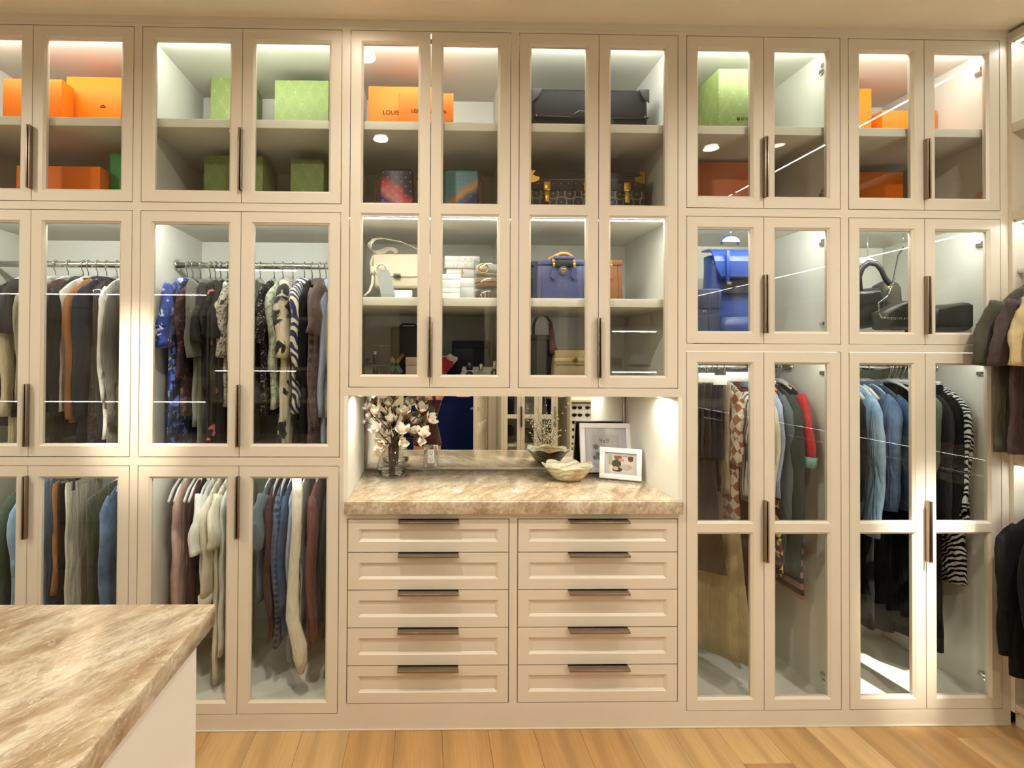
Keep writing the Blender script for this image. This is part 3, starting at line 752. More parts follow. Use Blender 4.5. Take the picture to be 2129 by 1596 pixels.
G('shirt', 'brown plaid flannel shirt', 'shirt', gx(642), fabs['plaid'], .82, slv=(.6, .05), rod=RU, seed=28, collar=fabs['mauve'], hk='clear')
G('t_shirt', 'dark brown tee right of the plaid flannel shirt', 't-shirt', gx(656), fabs['brown'], .6, slv=SS, rod=RU, seed=29, hk='clear')
G('shirt', 'pale blue shirt at the right end of the second rod', 'shirt', gx(669), fabs['ltblue'], .85, slv=(.56, .046), rod=RU, seed=30, collar=fabs['ltblue'], hk='clear')
G('shirt', 'tan shirt last on the second middle rod', 'shirt', gx(684), fabs['tan'], .76, slv=(.56, .045), rod=RU, seed=31, hk='clear')
# bottom wardrobes, left
def gl(px): return at(px, 1120, .08).x
G('jacket', 'green jacket in the bottom far left pane', 'jacket', gl(-6), fabs['green'], .7, slv=LS, rod=RL, seed=32, hk='black')
G('jacket', 'washed denim jacket in the bottom far left pane', 'jacket', gl(18), fabs['ldenim'], .6, slv=(.5, .055), rod=RL, seed=33, hk='black')
G('trousers', 'brown trousers hanging by clips at bottom left', 'trousers', gl(76), fabs['camel'], .5, hw=.14, rod=RL, seed=34, clip=True, hk='black', th=.018, fold=.004)
G('trousers', 'black trousers behind the cream trousers', 'trousers', gl(90), fabs['black'], .72, hw=.14, rod=RL, seed=35, clip=True, hk='black', th=.018, fold=.004)
G('trousers', 'cream trousers hanging by clips at bottom left', 'trousers', gl(101), fabs['ivory'], .8, hw=.13, rod=RL, seed=36, clip=True, hk='black', th=.016, fold=.004)
G('coat', 'olive coat turned to show its broad back', 'coat', gl(150)+.12, fabs['olive'], .82, hw=.19, slv=None, rod=RL, seed=37, tw=R(38), th=.03, fold=.006)
G('jacket', 'mid blue denim jacket at the right of the bottom left wardrobe', 'jacket', gl(207), fabs['denim'], .6, slv=(.5, .052), rod=RL, seed=38, collar=fabs['denim'])
G('trousers', 'dark denim trousers next to the mid blue denim jacket', 'trousers', gl(240), fabs['ddenim'], .8, hw=.15, rod=RL, seed=39, clip=True)
G('vest', 'dusty pink sleeveless vest under white hangers', 'vest', gl(343), fabs['pink'], .66, hw=.16, rod=RL, seed=40, th=.035, top=.05, drop=.1)
G('top', 'maroon top right of the dusty pink vest', 'top', gl(376), fabs['maroon'], .66, hw=.15, rod=RL, seed=41, drop=.11)
G('top', 'black sleeveless top left of the white tees', 'top', gl(394), fabs['black'], .6, hw=.15, rod=RL, seed=42, drop=.11)
for i, (px, fb, ln, sl, wt) in enumerate(((405, 'white', .55, (.22, .06), 'white short sleeved tee left of the cuffed cream shirt'), (420, 'ivory', .62, (.42, .058), 'cream shirt with turned up cuffs'),
    (437, 'ivory', .86, (.2, .05), 'long ivory tunic right of the cuffed cream shirt'), (451, 'white', .74, None, 'white tunic second from the bottom middle stile'), (465, 'ivory', .84, None, 'ivory tunic against the bottom middle stile'))):
    G('t_shirt' if i == 0 else ('shirt' if i == 1 else 'tunic'), wt, 'shirt' if i == 1 else 'top', gl(px), fabs[fb], ln, slv=sl, rod=RL, seed=43+i, cuff=fabs['ivory'] if i == 1 else None)
for i, px in enumerate((318, 330, 352, 362, 384)):
    hanger((gl(px)+.02, .33, 1.045), 'X', 'white', ['empty gap left of the pink vest', 'space just beside the pink vest', 'gap behind the pink vest', 'gap before the maroon top', 'gap before the black sleeveless top'][i], .19, .09)
G('t_shirt', 'blue grey tee at the left of the bottom second wardrobe', 't-shirt', gl(533), fabs['bgrey'], .5, slv=(.2, .06), rod=RL, seed=50)
G('shirt', 'dark maroon shirt behind the blue grey tee', 'shirt', gl(551), fabs['maroon'], .68, slv=(.5, .04), rod=RL, seed=51)
G('shirt', 'navy plaid shirt right of the dark maroon shirt', 'shirt', gl(567), fabs['navyplaid'], .7, slv=(.5, .045), rod=RL, seed=52)
G('shirt', 'dark denim shirt left of the pale blue shirt', 'shirt', gl(582), fabs['ddenim'], .66, slv=(.5, .04), rod=RL, seed=53)
G('shirt', 'long pale blue shirt beside the cream scarf', 'shirt', gl(597), fabs['ltblue'], .76, slv=(.6, .036), rod=RL, seed=54)
G('blouse', 'white striped blouse behind the cream scarf', 'blouse', gl(612), fabs['stripe'], .6, slv=(.4, .036), rod=RL, seed=55)
G('cardigan', 'terracotta ribbed cardigan right of the cream scarf', 'cardigan', gl(641), fabs['rust'], .72, slv=(.6, .055), rod=RL, seed=56, th=.03)
G('sweater', 'charcoal sweater at the right of the bottom second wardrobe', 'sweater', gl(671), fabs['char'], .66, slv=(.55, .05), rod=RL, seed=57)
sc2 = MB(); xs = gl(614)
sc2.loft([[(xs+.010*math.sin(z*9)+w_*math.cos(2*PI*j/12)+(.02 if z < .4 else 0), .075+.018*math.sin(2*PI*j/12)+.01*math.sin(z*14), z) for j in range(12)] for z, w_ in ((1.03, .02), (.95, .022), (.8, .02), (.66, .022), (.52, .026), (.42, .03), (.32, .034), (.25, .03), (.19, .012))])
tag(sc2.build('scarf', fabs['ivory']), 'long cream scarf trailing to a point near the wardrobe floor', 'scarf')
# tall wardrobe with skirts
def gt(px, py=900): return at(px, py, .08).x
for i, (px, fb, wt) in enumerate(((1452, 'olive', 'olive shorts on clips leftmost on the skirt rod'), (1466, 'black', 'black shorts second on the skirt rod'), (1479, 'black', 'black skirt third on the skirt rod'), (1492, 'char', 'charcoal shorts fourth on the skirt rod'),
        (1506, 'dbrown', 'dark brown skirt fifth on the skirt rod'), (1519, 'navy', 'navy shorts sixth on the skirt rod'), (1532, 'navy', 'navy skirt just left of the tan skirt'))):
    G('shorts' if 'shorts' in wt else 'skirt', wt, 'shorts' if 'shorts' in wt else 'skirt', gt(px, 850)-.02, fabs[fb], .34, hw=.16, rod=RT, seed=60+i, clip=True, th=.02, fold=.005)
G('skirt', 'tan skirt left of the patchwork blouse', 'skirt', gt(1538), fabs['tan'], .5, hw=.16, rod=RT, seed=70, clip=True, th=.018)
G('blouse', 'patchwork diamond print blouse with blue and orange', 'blouse', gt(1550), fabs['quilt'], .62, slv=(.3, .05), rod=RT, seed=71)
G('top', 'white and black top right of the patchwork blouse', 'top', gt(1566), fabs['stripe'], .5, slv=(.2, .05), rod=RT, seed=72)
for i, (a, b, c) in enumerate(((1452, 1486, 786), (1484, 1513, 791), (1512, 1558, 784))):
    p, q = at(a, c-11, .07), at(b, c+9, .07)
    tag(MB().bbox(p.x, q.x, .07+.004*i, .072+.004*i, q.z, p.z, .0006).build('hang_card', WHITE_PL), 'blank white card hung on the skirt rod, %s of three' % ['leftmost', 'middle', 'rightmost'][i], 'card')
G('garment_bag', 'dark brown garment bag with piped edge', 'garment bag', 1.335, F('brown garment bag cloth', (34, 24, 20)), .5, hw=.17, rod=RT, seed=73, tw=R(-26), th=.03, fold=.003, hk='black', drop=.09, dropz=-.0)
G('coat', 'flared dark brown suede coat above the ecru skirt', 'coat', 1.225, fabs['suede'], .86, hw=.13, rod=RT, seed=74, tw=R(-38), th=.03, flare=1.6, hk='wood', slv=None)
G('skirt', 'long ecru skirt below the dark brown suede coat', 'skirt', 1.31, fabs['ecru'], 1.25, hw=.14, rod=RT, seed=75, tw=R(-38), th=.03, flare=1.7, clip=True, hk='black')
G('cardigan', 'cream cardigan with rose embroidery on white hanger', 'cardigan', gt(1622), fabs['crfloral'], .56, slv=(.52, .045), rod=RT, seed=76)
G('skirt', 'long brown floral skirt below the rose embroidered cardigan', 'skirt', gt(1640), fabs['brskirt'], .86, hw=.16, rod=RT, seed=77, flare=1.2, clip=True)
G('shirt', 'pale blue collared shirt left of the slate green blouse', 'shirt', gt(1634), fabs['ltblue'], .5, slv=(.4, .04), rod=RT, seed=78, collar=fabs['ltblue'])
G('blouse', 'slate green blouse with full sleeve', 'blouse', gt(1664), fabs['slate'], .86, slv=(.78, .075), rod=RT, seed=79, th=.03, hw=.19)
G('shirt', 'blue grey shirt behind the slate green blouse', 'shirt', gt(1652), fabs['bgrey'], .8, slv=(.56, .05), rod=RT, seed=80)
G('sweater', 'red sleeved sweater with teal cuffs nearest the white side', 'sweater', gt(1688), fabs['black'], .46, slv=(.26, .05), rod=RT, seed=81, smat=fabs['red'], cuff=fabs['teal'], th=.02)
G('dress', 'pink and green striped dress nearest the white side', 'dress', gt(1694), fabs['pinkgreen'], .96, hw=.17, rod=RT, seed=82)
G('trousers', 'rust trousers low behind the striped dress', 'trousers', gt(1620, 1270), fabs['rustc'], 1.14, hw=.13, rod=RT, seed=83, clip=True, th=.02)
G('trousers', 'white trousers low beside the rust trousers', 'trousers', gt(1640, 1300), fabs['white'], 1.2, hw=.12, rod=RT, seed=84, clip=True, th=.02)
# tall wardrobe with denim and black
G('jacket', 'black jacket left of the light denim shirt', 'jacket', gt(1800), fabs['black'], .54, slv=(.46, .056), rod=RT, seed=85, th=.03)
G('shirt', 'light denim shirt with long sleeve', 'shirt', gt(1838), fabs['ldenim'], .62, slv=(.62, .056), rod=RT, seed=86, collar=fabs['ldenim'], th=.026)
G('jacket', 'mid denim jacket right of the light denim shirt', 'jacket', gt(1872), fabs['denim'], .56, slv=(.5, .062), rod=RT, seed=87, collar=fabs['ddenim'], th=.03)
G('jacket', 'dark denim jacket behind the mid denim jacket', 'jacket', gt(1896), fabs['ddenim'], .54, slv=(.5, .056), rod=RT, seed=88, collar=fabs['ddenim'], th=.028)
for i, (px, fb, ln, wt) in enumerate(((1812, 'blackcoat', 1.02, 'long black coat below the black jacket'), (1850, 'blackcoat', 1.1, 'long black dress below the light denim shirt'), (1886, 'blackcoat', 1.12, 'long black dress below the denim jackets'))):
    G('coat' if i == 0 else 'dress', wt, 'coat' if i == 0 else 'dress', gt(px, 1100)-.03, fabs[fb], ln, rod=RT, seed=89+i, tw=R(-8), th=.034, hw=.17)
for i, (px, fb, ln, sl, wt) in enumerate(((1944, 'black', .7, (.56, .05), 'black blouse behind the far right meeting stile'), (1958, 'moss', .46, (.34, .06), 'moss green top among black clothes'), (1966, 'black', .62, (.54, .054), 'black shirt just right of the moss green top'), (1984, 'char', .6, (.56, .05), 'charcoal shirt in the middle of the black clothes'),
      (2001, 'blackcoat', .66, (.6, .05), 'black coat left of the black feather print blouse'), (2008, 'black', .6, (.5, .045), 'slim black top beside the feather print blouse'), (2022, 'bwprint', .62, (.5, .05), 'black and white feather print blouse'), (2030, 'bwprint', .9, (.6, .036), 'long feather print dress last on the far right rod'))):
    G('blouse', wt, 'blouse', gt(px), fabs[fb], ln, slv=sl, rod=RT, seed=95+i, th=.024)
for i, (px, ln, wt) in enumerate(((1962, 1.12, 'long black skirt under the moss green top'), (1990, 1.2, 'longest black skirt in the far right wardrobe'))):
    G('skirt', wt, 'skirt', gt(px, 1100)-.03, fabs['blackcoat'], ln, hw=.17, rod=RT, seed=110+i, th=.035, tw=R(-14), clip=True)
for i in range(9):
    px = 1806+i*10.5
    hanger((gt(px, 800)+.01, .33, 1.5), 'X', 'white', ['gap before the black jacket', 'gap above the black jacket', 'light denim shirt collar', 'space right of the light denim shirt', 'space over the mid denim jacket', 'gap over the denim jackets', 'gap behind the denim jackets', 'gap near the dark denim jacket', 'gap at the far right meeting stile'][i], .19, .08)
# right wall rails
RA, RB_ = (2.500, 1.915), (2.54, 1.0)
yy = -.075
tees = [('olive', 'olive tee nearest the corner on the right rail'), ('mauve', 'brown tee second from the corner on the right rail'), ('tanj', 'sand tee third from the corner on the right rail'), ('taupe', 'taupe tee fourth from the corner on the right rail'),
        ('char', 'charcoal tee beyond the frame on the right rail'), ('white', 'white tee beyond the frame on the right rail'), ('olive', 'second olive tee beyond the frame on the right rail'), ('black', 'black tee beyond the frame on the right rail')]
for i, (fb, wt) in enumerate(tees):
    G('t_shirt', wt, 't-shirt', yy-i*.062-(.25 if i > 4 else 0), fabs[fb], .68, slv=(.24, .062), axis='Y', rod=RA, seed=120+i, hk='black', hw=.18, th=.022, drop=.11, fold=.006)
for i in range(7):
    G('jacket', ['black jacket nearest the corner on the lower right rail', 'black jacket second on the lower right rail', 'black jacket third on the lower right rail', 'black jacket fourth on the lower right rail', 'black jacket fifth on the lower right rail', 'charcoal jacket sixth on the lower right rail', 'black jacket seventh on the lower right rail'][i], 'jacket', -.10-i*.085, fabs['char' if i == 5 else 'blackcoat'], .66, slv=(.52, .058), axis='Y', rod=RB_, seed=130+i, hk='black', hw=.19, th=.03)
# ------------------------------------------------------------------ boxes on the top shelves
SH1, FL1, SH2, FLC, FL2, FL1C = 2.5355, 2.1685, 1.7905, 1.4085, 1.5975, 2.1725
ORANGE = paint('orange gift box card', (242, 118, 6), .55, .05, .03)
ORANGE2 = paint('saffron gift box card', (238, 132, 50), .55, .05, .03)
TERRA = paint('terracotta gift box card', (214, 108, 60), .6, .05, .03)
BROWNINK = paint('brown ink', (44, 20, 12), .6, .02, .0)
for m_, sp_ in ((BROWNINK, 0.0), (ORANGE, .2), (ORANGE2, .2)): m_.node_tree.nodes['Principled BSDF'].inputs['Specular IOR Level'].default_value = sp_
GREENB = paint('bright green gift box card', (40, 150, 60), .55, .05, .03)
def damask(name, c, c2):
    k = NT(name); v = k.co((16, 16, 9))
    sx = k.add('ShaderNodeSeparateXYZ'); k.l.new(v, sx.inputs[0])
    a = k.math('SINE', k.math('MULTIPLY', k.math('ADD', sx.outputs[0], sx.outputs[1]), 6.283)); b = k.math('SINE', k.math('MULTIPLY', sx.outputs[2], 6.283))
    c_ = k.math('ABSOLUTE', k.math('ADD', a, b)); n = k.noise(k.co(), 90, 3, .6, .5)
    f = k.ramp(k.math('ADD', c_, k.math('MULTIPLY', n, .7)), [(.28, 1.0), (.42, .15), (.62, .0), (.8, .6), (.95, .1)])
    k.base(k.mix(f, c, c2)); k.bump(k.noise(k.co(), 300, 2), .1, .0006); return k.set(.6)
DAMASK = damask('green damask card', (120, 136, 72), (162, 174, 116))
def gift_box(label, px0, px1, pytop, yf, z0, depth, m, lid=.0, group=None, py=200):
    a = at(px0, py, yf).x; b = at(px1, py, yf).x; zt = at((px0+px1)/2, pytop, yf).z
    t = thing('gift_box', label, 'box', ((a+b)/2, yf+depth/2, z0), group)
    hl = (zt-z0)*.93
    MB().bbox(a+.0015, b-.0015, yf+.0015, yf+depth-.0015, z0, zt-.002, .0012).build('base', m, t)
    MB().bbox(a, b, yf, yf+depth, zt-hl, zt, .0015).build('lid', m, t)
    return t, a, b, zt
def lettering(t, s, x, y, z, size, m, squash=1.0, align='LEFT'):
    return text_part('lettering', s, size, (x, y-.0012, z), m, t, align=align, squash=squash)
t, a, b, zt = gift_box('orange box nearest the left edge on the upper shelf', 6, 128, 164, .13, SH1, .082, ORANGE)
t, a, b, zt = gift_box('orange box with tiny carriage emblem behind the first orange box', 138, 252, 160, .225, SH1, .30, ORANGE)
e = MB(); ex, ez = at(214, 221, .225).x, at(214, 221, .225).z
e.tube([(ex-.012, .2235, ez-.004), (ex-.004, .2235, ez+.004), (ex+.006, .2235, ez+.003), (ex+.013, .2235, ez-.004)], .0012, 5)
e.tube([(ex+.001, .2235, ez+.003), (ex+.002, .2235, ez+.009)], .001, 5); e.tube([(ex-.011, .2235, ez-.005), (ex+.012, .2235, ez-.005)], .0008, 5)
for dx in (-.006, .006): e.tube([(ex+dx+.003*math.cos(q), .2235, ez-.004+.003*math.sin(q)) for q in [k*PI/4 for k in range(9)]], .0006, 4)
e.build('emblem', BROWNINK, t)
gift_box('orange box on the floor of the far left top cabinet', 34, 208, 345, .14, FL1, .24, ORANGE, py=370)
gift_box('bright green box beside the low orange box far left', 228, 285, 318, .2, FL1, .3, GREENB, py=370)
gift_box('green patterned box left of the wider green box', 438, 520, 157, .40, SH1, .19, DAMASK)
gift_box('wide green patterned box on the right of its shelf', 571, 683, 167, .30, SH1, .22, DAMASK)
gift_box('green patterned box low behind the middle stile', 424, 546, 324, .25, FL1, .24, DAMASK, py=370)
gift_box('green patterned box low at the right of its cabinet', 604, 673, 331, .24, FL1, .24, DAMASK, py=370)
t, a, b, zt = gift_box('larger saffron box lettered in dark capitals at the back', 766, 905, 180, .26, SH1, .16, ORANGE2)
lettering(t, 'LOUIS VUITTON', at(796, 238, .26).x, .26, at(796, 238, .26).z, .028, BROWNINK, 1.0)
t, a, b, zt = gift_box('smaller saffron box lettered in dark capitals in front', 829, 943, 193, .13, SH1, .12, ORANGE2)
lettering(t, 'LOUIS VUITTON', at(855, 234, .13).x, .13, at(855, 234, .13).z, .021, BROWNINK, 1.0)
t, a, b, zt = gift_box('tall green patterned box with dark serif lettering', 1494, 1575, 143, .13, SH1, .30, DAMASK)
lettering(t, 'G U C C I', at(1531, 250, .13).x, .13, at(1531, 250, .13).z, .021, BROWNINK)
gift_box('small green patterned box left of the tall lettered one', 1449, 1468, 189, .40, SH1, .18, DAMASK)
gift_box('wide terracotta box low under the tall green box', 1440, 1566, 336, .32, FL1, .2, TERRA, py=370)
gift_box('tall orange box at the left in the far right cabinet', 1768, 1812, 184, .30, SH1, .26, ORANGE)
gift_box('long low orange box beside the tall orange box', 1834, 1948, 230, .28, SH1, .24, ORANGE, py=245)
gift_box('low orange box on the floor of the far right top cabinet', 1768, 1878, 357, .34, FL1, .2, ORANGE, py=385)

# ------------------------------------------------------------------ bags
def mono(name, base_fn, line, scale, lattice=False, rough=.4):
    k = NT(name); v = k.co((scale, scale, scale)); sx = k.add('ShaderNodeSeparateXYZ'); k.l.new(v, sx.inputs[0])
    u = k.math('ADD', sx.outputs[0], sx.outputs[2]); w_ = k.math('SUBTRACT', sx.outputs[0], sx.outputs[2])
    fu = k.math('ABSOLUTE', k.math('SUBTRACT', k.math('FRACT', u), .5)); fv = k.math('ABSOLUTE', k.math('SUBTRACT', k.math('FRACT', w_), .5))
    p = k.math('ADD', k.math('ADD', fu, fv), 0.0); q = k.math('ABSOLUTE', k.math('SUBTRACT', fu, fv))
    star = k.math('LESS_THAN', k.math('ADD', k.math('SQRT', k.math('MULTIPLY', p, .71)), k.math('SQRT', k.math('MULTIPLY', q, .71))), .42)
    f = star
    if lattice:
        r = k.math('SQRT', k.math('ADD', k.math('POWER', fu, 2.0), k.math('POWER', fv, 2.0)))
        ring = k.math('LESS_THAN', k.math('ABSOLUTE', k.math('SUBTRACT', r, .44)), .05); f = k.math('MAXIMUM', star, ring)
    k.base(k.mix(f, base_fn(k), line)); return k.set(rough)
def rainbow_a(k):
    v = k.co((1, 1, 1), (0, R(-35), 0)); n = k.add('ShaderNodeSeparateXYZ'); k.l.new(v, n.inputs[0])
    f = k.math('ADD', k.math('MULTIPLY', n.outputs[2], 4.2), k.math('MULTIPLY', k.noise(k.co(), 9, 2), .35))
    return k.ramp(f, [(.0, (66, 96, 190)), (.18, (92, 120, 220)), (.3, (60, 44, 104)), (.42, (226, 130, 130)), (.58, (206, 56, 56)), (.7, (60, 40, 60)), (.9, (46, 34, 46))])
def rainbow_b(k):
    v = k.co((1, 1, 1), (0, R(38), 0)); n = k.add('ShaderNodeSeparateXYZ'); k.l.new(v, n.inputs[0])
    f = k.math('ADD', k.math('MULTIPLY', n.outputs[2], 4.6), k.math('MULTIPLY', k.noise(k.co(), 8, 2), .3))
    return k.ramp(f, [(.0, (54, 44, 66)), (.34, (66, 48, 92)), (.44, (90, 110, 130)), (.52, (228, 150, 80)), (.62, (120, 150, 160)), (.8, (96, 150, 160))])
RAINA = mono('red and blue monogram canvas', rainbow_a, (196, 190, 220), 24); RAINB = mono('teal and orange monogram canvas', rainbow_b, (150, 180, 184), 24)
def duffel(label, px0, px1, pytop, m):
    a, b = at(px0, 390, .22).x, at(px1, 390, .22).x; zt = at(px0, pytop, .22).z
    t = thing('satchel_bag', label, 'bag', ((a+b)/2, .28, FL1C))
    bd = MB().bbox(a, b, .22, .36, FL1C, zt, .012)
    for i, p in enumerate(bd.v):
        f = 1 - .10*max(0, (p[2]-FL1C)/(zt-FL1C)); bd.v[i] = ((a+b)/2+(p[0]-(a+b)/2)*f, p[1]+.02*math.sin((p[2]-FL1C)*16), p[2]-.006*math.sin((p[0]-a)/(b-a)*PI))
    bd.build('body', m, t)
    for s, x in ((-1, a), (1, b)):
        MB().tube([(x+s*.004, .26, zt-.012), (x+s*.018, .25, zt-.05), (x+s*.020, .26, FL1C+.05), (x+s*.012, .27, FL1C+.006)], .006, 8, flat=.5).build('strap', F('patterned strap', (150, 84, 50), (60, 40, 36), 'stripes', 60), t)
    MB().tube([(a+.02, .29, zt-.004), (b-.02, .29, zt-.004)], .003, 6).build('zip', GOLD, t)
duffel('red and blue patterned bag low under the saffron boxes', 788, 862, 350, RAINA)
duffel('teal and orange patterned bag low under the saffron boxes', 921, 998, 353, RAINB)
# black holdall
def holdall():
    lm = leather('soft black leather', (20, 20, 19), .6, 300, .3); lm.node_tree.nodes['Principled BSDF'].inputs['Specular IOR Level'].default_value = .15
    a, b = at(1106, 220, .16).x, at(1349, 220, .16).x; zt = at(1240, 186, .16).z; t = thing('holdall', 'long black leather holdall with rounded corner patches', 'bag', ((a+b)/2, .28, SH1))
    bd = MB().bbox(a, b, .16, .40, SH1, zt, .018); zs = (zt-SH1)
    for i, p in enumerate(bd.v):
        q = (p[0]-a)/(b-a); h = (p[2]-SH1)/zs
        bd.v[i] = (p[0], p[1]+.012*h*math.sin(q*20), p[2]+h*(.012*abs(2*q-1)**3-.010*math.sin(q*PI)))
    bd.build('body', lm, t)
    zz_ = SH1+zs*.40
    MB().tube([(a+.004, .158, zz_+.004), ((a+b)/2-.05, .157, zz_-.004), ((a+b)/2+.06, .157, zz_-.006), (b-.004, .158, zz_)], .004, 6).build('zip', metal('black zip', (50, 50, 50), .4), t)
    for s, x in ((1, a), (-1, b)):
        MB().prism_y([(x, zt+.002), (x+s*.045, zt+.001), (x+s*.03, zt-.035), (x, zt-.06)], .155, .159).build('corner_patch', BLACK, t)
        MB().ball((x+s*.02, .156, zz_+.004), .004, 8).build('zip_pull', CHROME, t)
    h = MB(); h.tube([((a+b)/2-.09, .155, zz_-.005), ((a+b)/2-.06, .14, zz_+.016), ((a+b)/2+.03, .14, zz_+.014), ((a+b)/2+.06, .155, zz_-.008)], .008, 8, flat=.6)
    h.build('handle', BLACK, t)
    MB().prism_y([((a+b)/2+.02, zz_), ((a+b)/2+.1, zz_-.01), ((a+b)/2+.13, SH1+.02), ((a+b)/2+.05, SH1+.015)], .154, .159).build('luggage_tag', BLACK, t)
holdall()
# monogram trunk
def trunk():
    y0 = .20; a, b = at(1099, 390, y0).x, at(1340, 390, y0).x; zt = at(1240, 358, y0).z; t = thing('trunk', 'black lattice patterned trunk with brass corners and latches', 'trunk', ((a+b)/2, .36, FL1C))
    LAT = mono('black lattice canvas', lambda k: k.mix(k.noise(k.co(), 30, 2), (34, 31, 28), (44, 40, 36)), (140, 132, 114), 13, True)
    zs = zt-FL1C; MB().bbox(a, b, y0, .54, FL1C, zt-.002, .004).build('body', LAT, t)
    TR = leather('black trunk trim', (30, 26, 22), .45)
    MB().bbox(a-.002, b+.002, y0-.004, .545, zt-zs*.40, zt, .004).build('lid_trim', TR, t)
    for k in range(14):
        MB().ball((a+.045+(b-a-.09)*k/13, y0-.004, zt-zs*.26), .0036, 8).build('rivet', GOLD if k % 3 else CHROME, t)
    MB().tube([(a+.03, y0-.0045, zt-zs*.17), (b-.03, y0-.0045, zt-zs*.17)], .001, 5).build('stitching', metal('pale thread', (190, 180, 160), .6), t)
    for s, x in ((1, a), (-1, b)):
        c = MB(); c.prism_y([(x-s*.003, zt+.003), (x+s*.030, zt+.003), (x+s*.018, zt-.018), (x+s*.050, zt-.028), (x+s*.046, zt-.042), (x+s*.02, zt-.052), (x-s*.003, zt-.052)], y0-.008, y0-.003)
        c.box(min(x-s*.004, x+s*.0), max(x-s*.004, x+s*.0), y0-.008, y0+.04, zt-.052, zt+.003)
        c.build('corner_cap', GOLD, t)
    for fx in (.155, .50, .845):
        x = a+(b-a)*fx; l = MB(); l.bbox(x-.016, x+.016, y0-.012, y0-.003, zt-zs*.42, zt-zs*.22, .003); l.bbox(x-.012, x+.012, y0-.014, y0-.004, zt-zs*.66, zt-zs*.43, .003); l.tube([(x-.02, y0-.012, zt-zs*.5), (x+.02, y0-.012, zt-zs*.5)], .004, 8)
        l.build('latch', GOLD, t)
    h = MB(); xm = (a+b)/2-.01; h.tube([(xm-.07, y0-.006, FL1C+.045), (xm-.05, y0-.022, FL1C+.05), (xm, y0-.03, FL1C+.035), (xm+.05, y0-.022, FL1C+.05), (xm+.07, y0-.006, FL1C+.045)], .011, 10); h.build('handle', TR, t)
trunk()

IVORYL = leather('ivory leather', (232, 216, 186), .5, 320, .12); WHITEL = leather('white leather', (236, 232, 220), .5, 320, .12)
# white saddle bag with strap
def saddle():
    y0 = .24; P = lambda x, y, d=0: at(x, y, y0+d); t = thing('shoulder_bag', 'ivory flap shoulder bag with looping wide strap', 'bag', tuple(P(835, 600)))
    a, b = P(776, 560).x, P(904, 560).x; zb, zt = P(830, 597).z, P(830, 530).z
    bd = MB().bbox(a+.003, b-.003, y0, y0+.09, zb, zt-.002, .012); bd.build('body', IVORYL, t)
    n = [(a, zt+.003)] + [(a+.003+.03*(1-math.cos(q)), zt-.055-.04*math.sin(q)) for q in [k*PI/10 for k in range(6)]] + [((a+b)/2-.03, P(0, 568).z), ((a+b)/2+.04, P(0, 568).z)] + [(b-.003-.03*(1-math.cos(q)), zt-.055-.04*math.sin(q)) for q in [k*PI/10 for k in range(5, -1, -1)]] + [(b, zt+.003)]
    f = MB(); f.prism_y(n, y0-.006, y0-.001); f.bbox(a, b, y0-.006, y0+.08, zt-.001, zt+.004, .002); f.build('flap', IVORYL, t)
    lx = P(826, 574).x; lz = P(826, 574).z
    MB().bbox(lx-.017, lx+.017, y0-.012, y0-.004, lz-.011, lz+.011, .002).build('clasp', metal('gunmetal', (120, 118, 110), .25), t)
    pts = [P(868, 518, .03), P(852, 510, .03), P(835, 503, .03), P(815, 499, .02), P(795, 495, 0), P(778, 497, -.02), P(769, 506, -.03), P(768, 514, -.02), P(773, 521, 0), P(782, 525, .03), P(795, 522, .05), P(806, 517, .06), P(817, 517, .06), P(823, 521, .06), P(825, 528, .06)]
    sm = [pts[0]]
    for i in range(1, len(pts)): sm += [pts[i-1].lerp(pts[i], .5), pts[i]]
    MB().tube([P(900, 530, .03), P(885, 524, .03)]+sm, .018, 10, True, .14, (0, 1, .3)).build('strap', IVORYL, t)
    s = MB(); s.tube([P(776, 532), P(771, 545), P(772, 556)], .007, 8, flat=.4); s.tube([P(775, 570), P(774, 590, -.02), P(768, 605, -.05), P(757, 615, -.07)], .006, 8, flat=.4); s.build('side_strap', IVORYL, t)
    MB().tube([P(774, 554), P(774, 570)], .011, 10).build('buckle', IVORYL, t)
saddle()
a, b = at(818, 610, .22).x, at(857, 610, .22).x
tag(MB().bbox(a, b, .20, .36, SH2, at(0, 598, .22).z, .003).build('display_block', WHITE_PL), 'white block under the ivory shoulder bag', 'block')
def pouch():
    y0 = .10; P = lambda x, y: at(x, y, y0); t = thing('pouch', 'pale silver pouch leaning in a clear stand', 'pouch', tuple(P(805, 620)))
    m = MB(); o = [(P(781, 556).x, P(781, 556).z), (P(809, 561).x, P(809, 561).z), (P(820, 605).x, P(820, 605).z), (P(820, 618).x, SH2+.004), (P(793, 618).x, SH2+.004)]
    m.prism_y(o, y0, y0+.018); m.build('body', leather('silver grey leather', (196, 204, 200), .4), t)
    MB().tube([P(784, 557), P(788, 551), P(794, 549), P(800, 552), P(802, 559)], .003, 8).build('ring', CHROME, t)
    MB().tube([P(793, 561), P(801, 563)], .0015, 6).build('zip', CHROME, t)
pouch()
a, b = at(781, 612, .09).x, at(822, 612, .09).x
MBs = MB(); MBs.box(a, b, .082, .085, SH2, at(0, 605, .09).z); MBs.box(a, b, .125, .128, SH2, at(0, 598, .09).z); MBs.box(a, b, .082, .128, SH2, SH2+.003)
tag(MBs.build('display_stand', ACRYL), 'clear acrylic stand holding the silver pouch', 'stand')
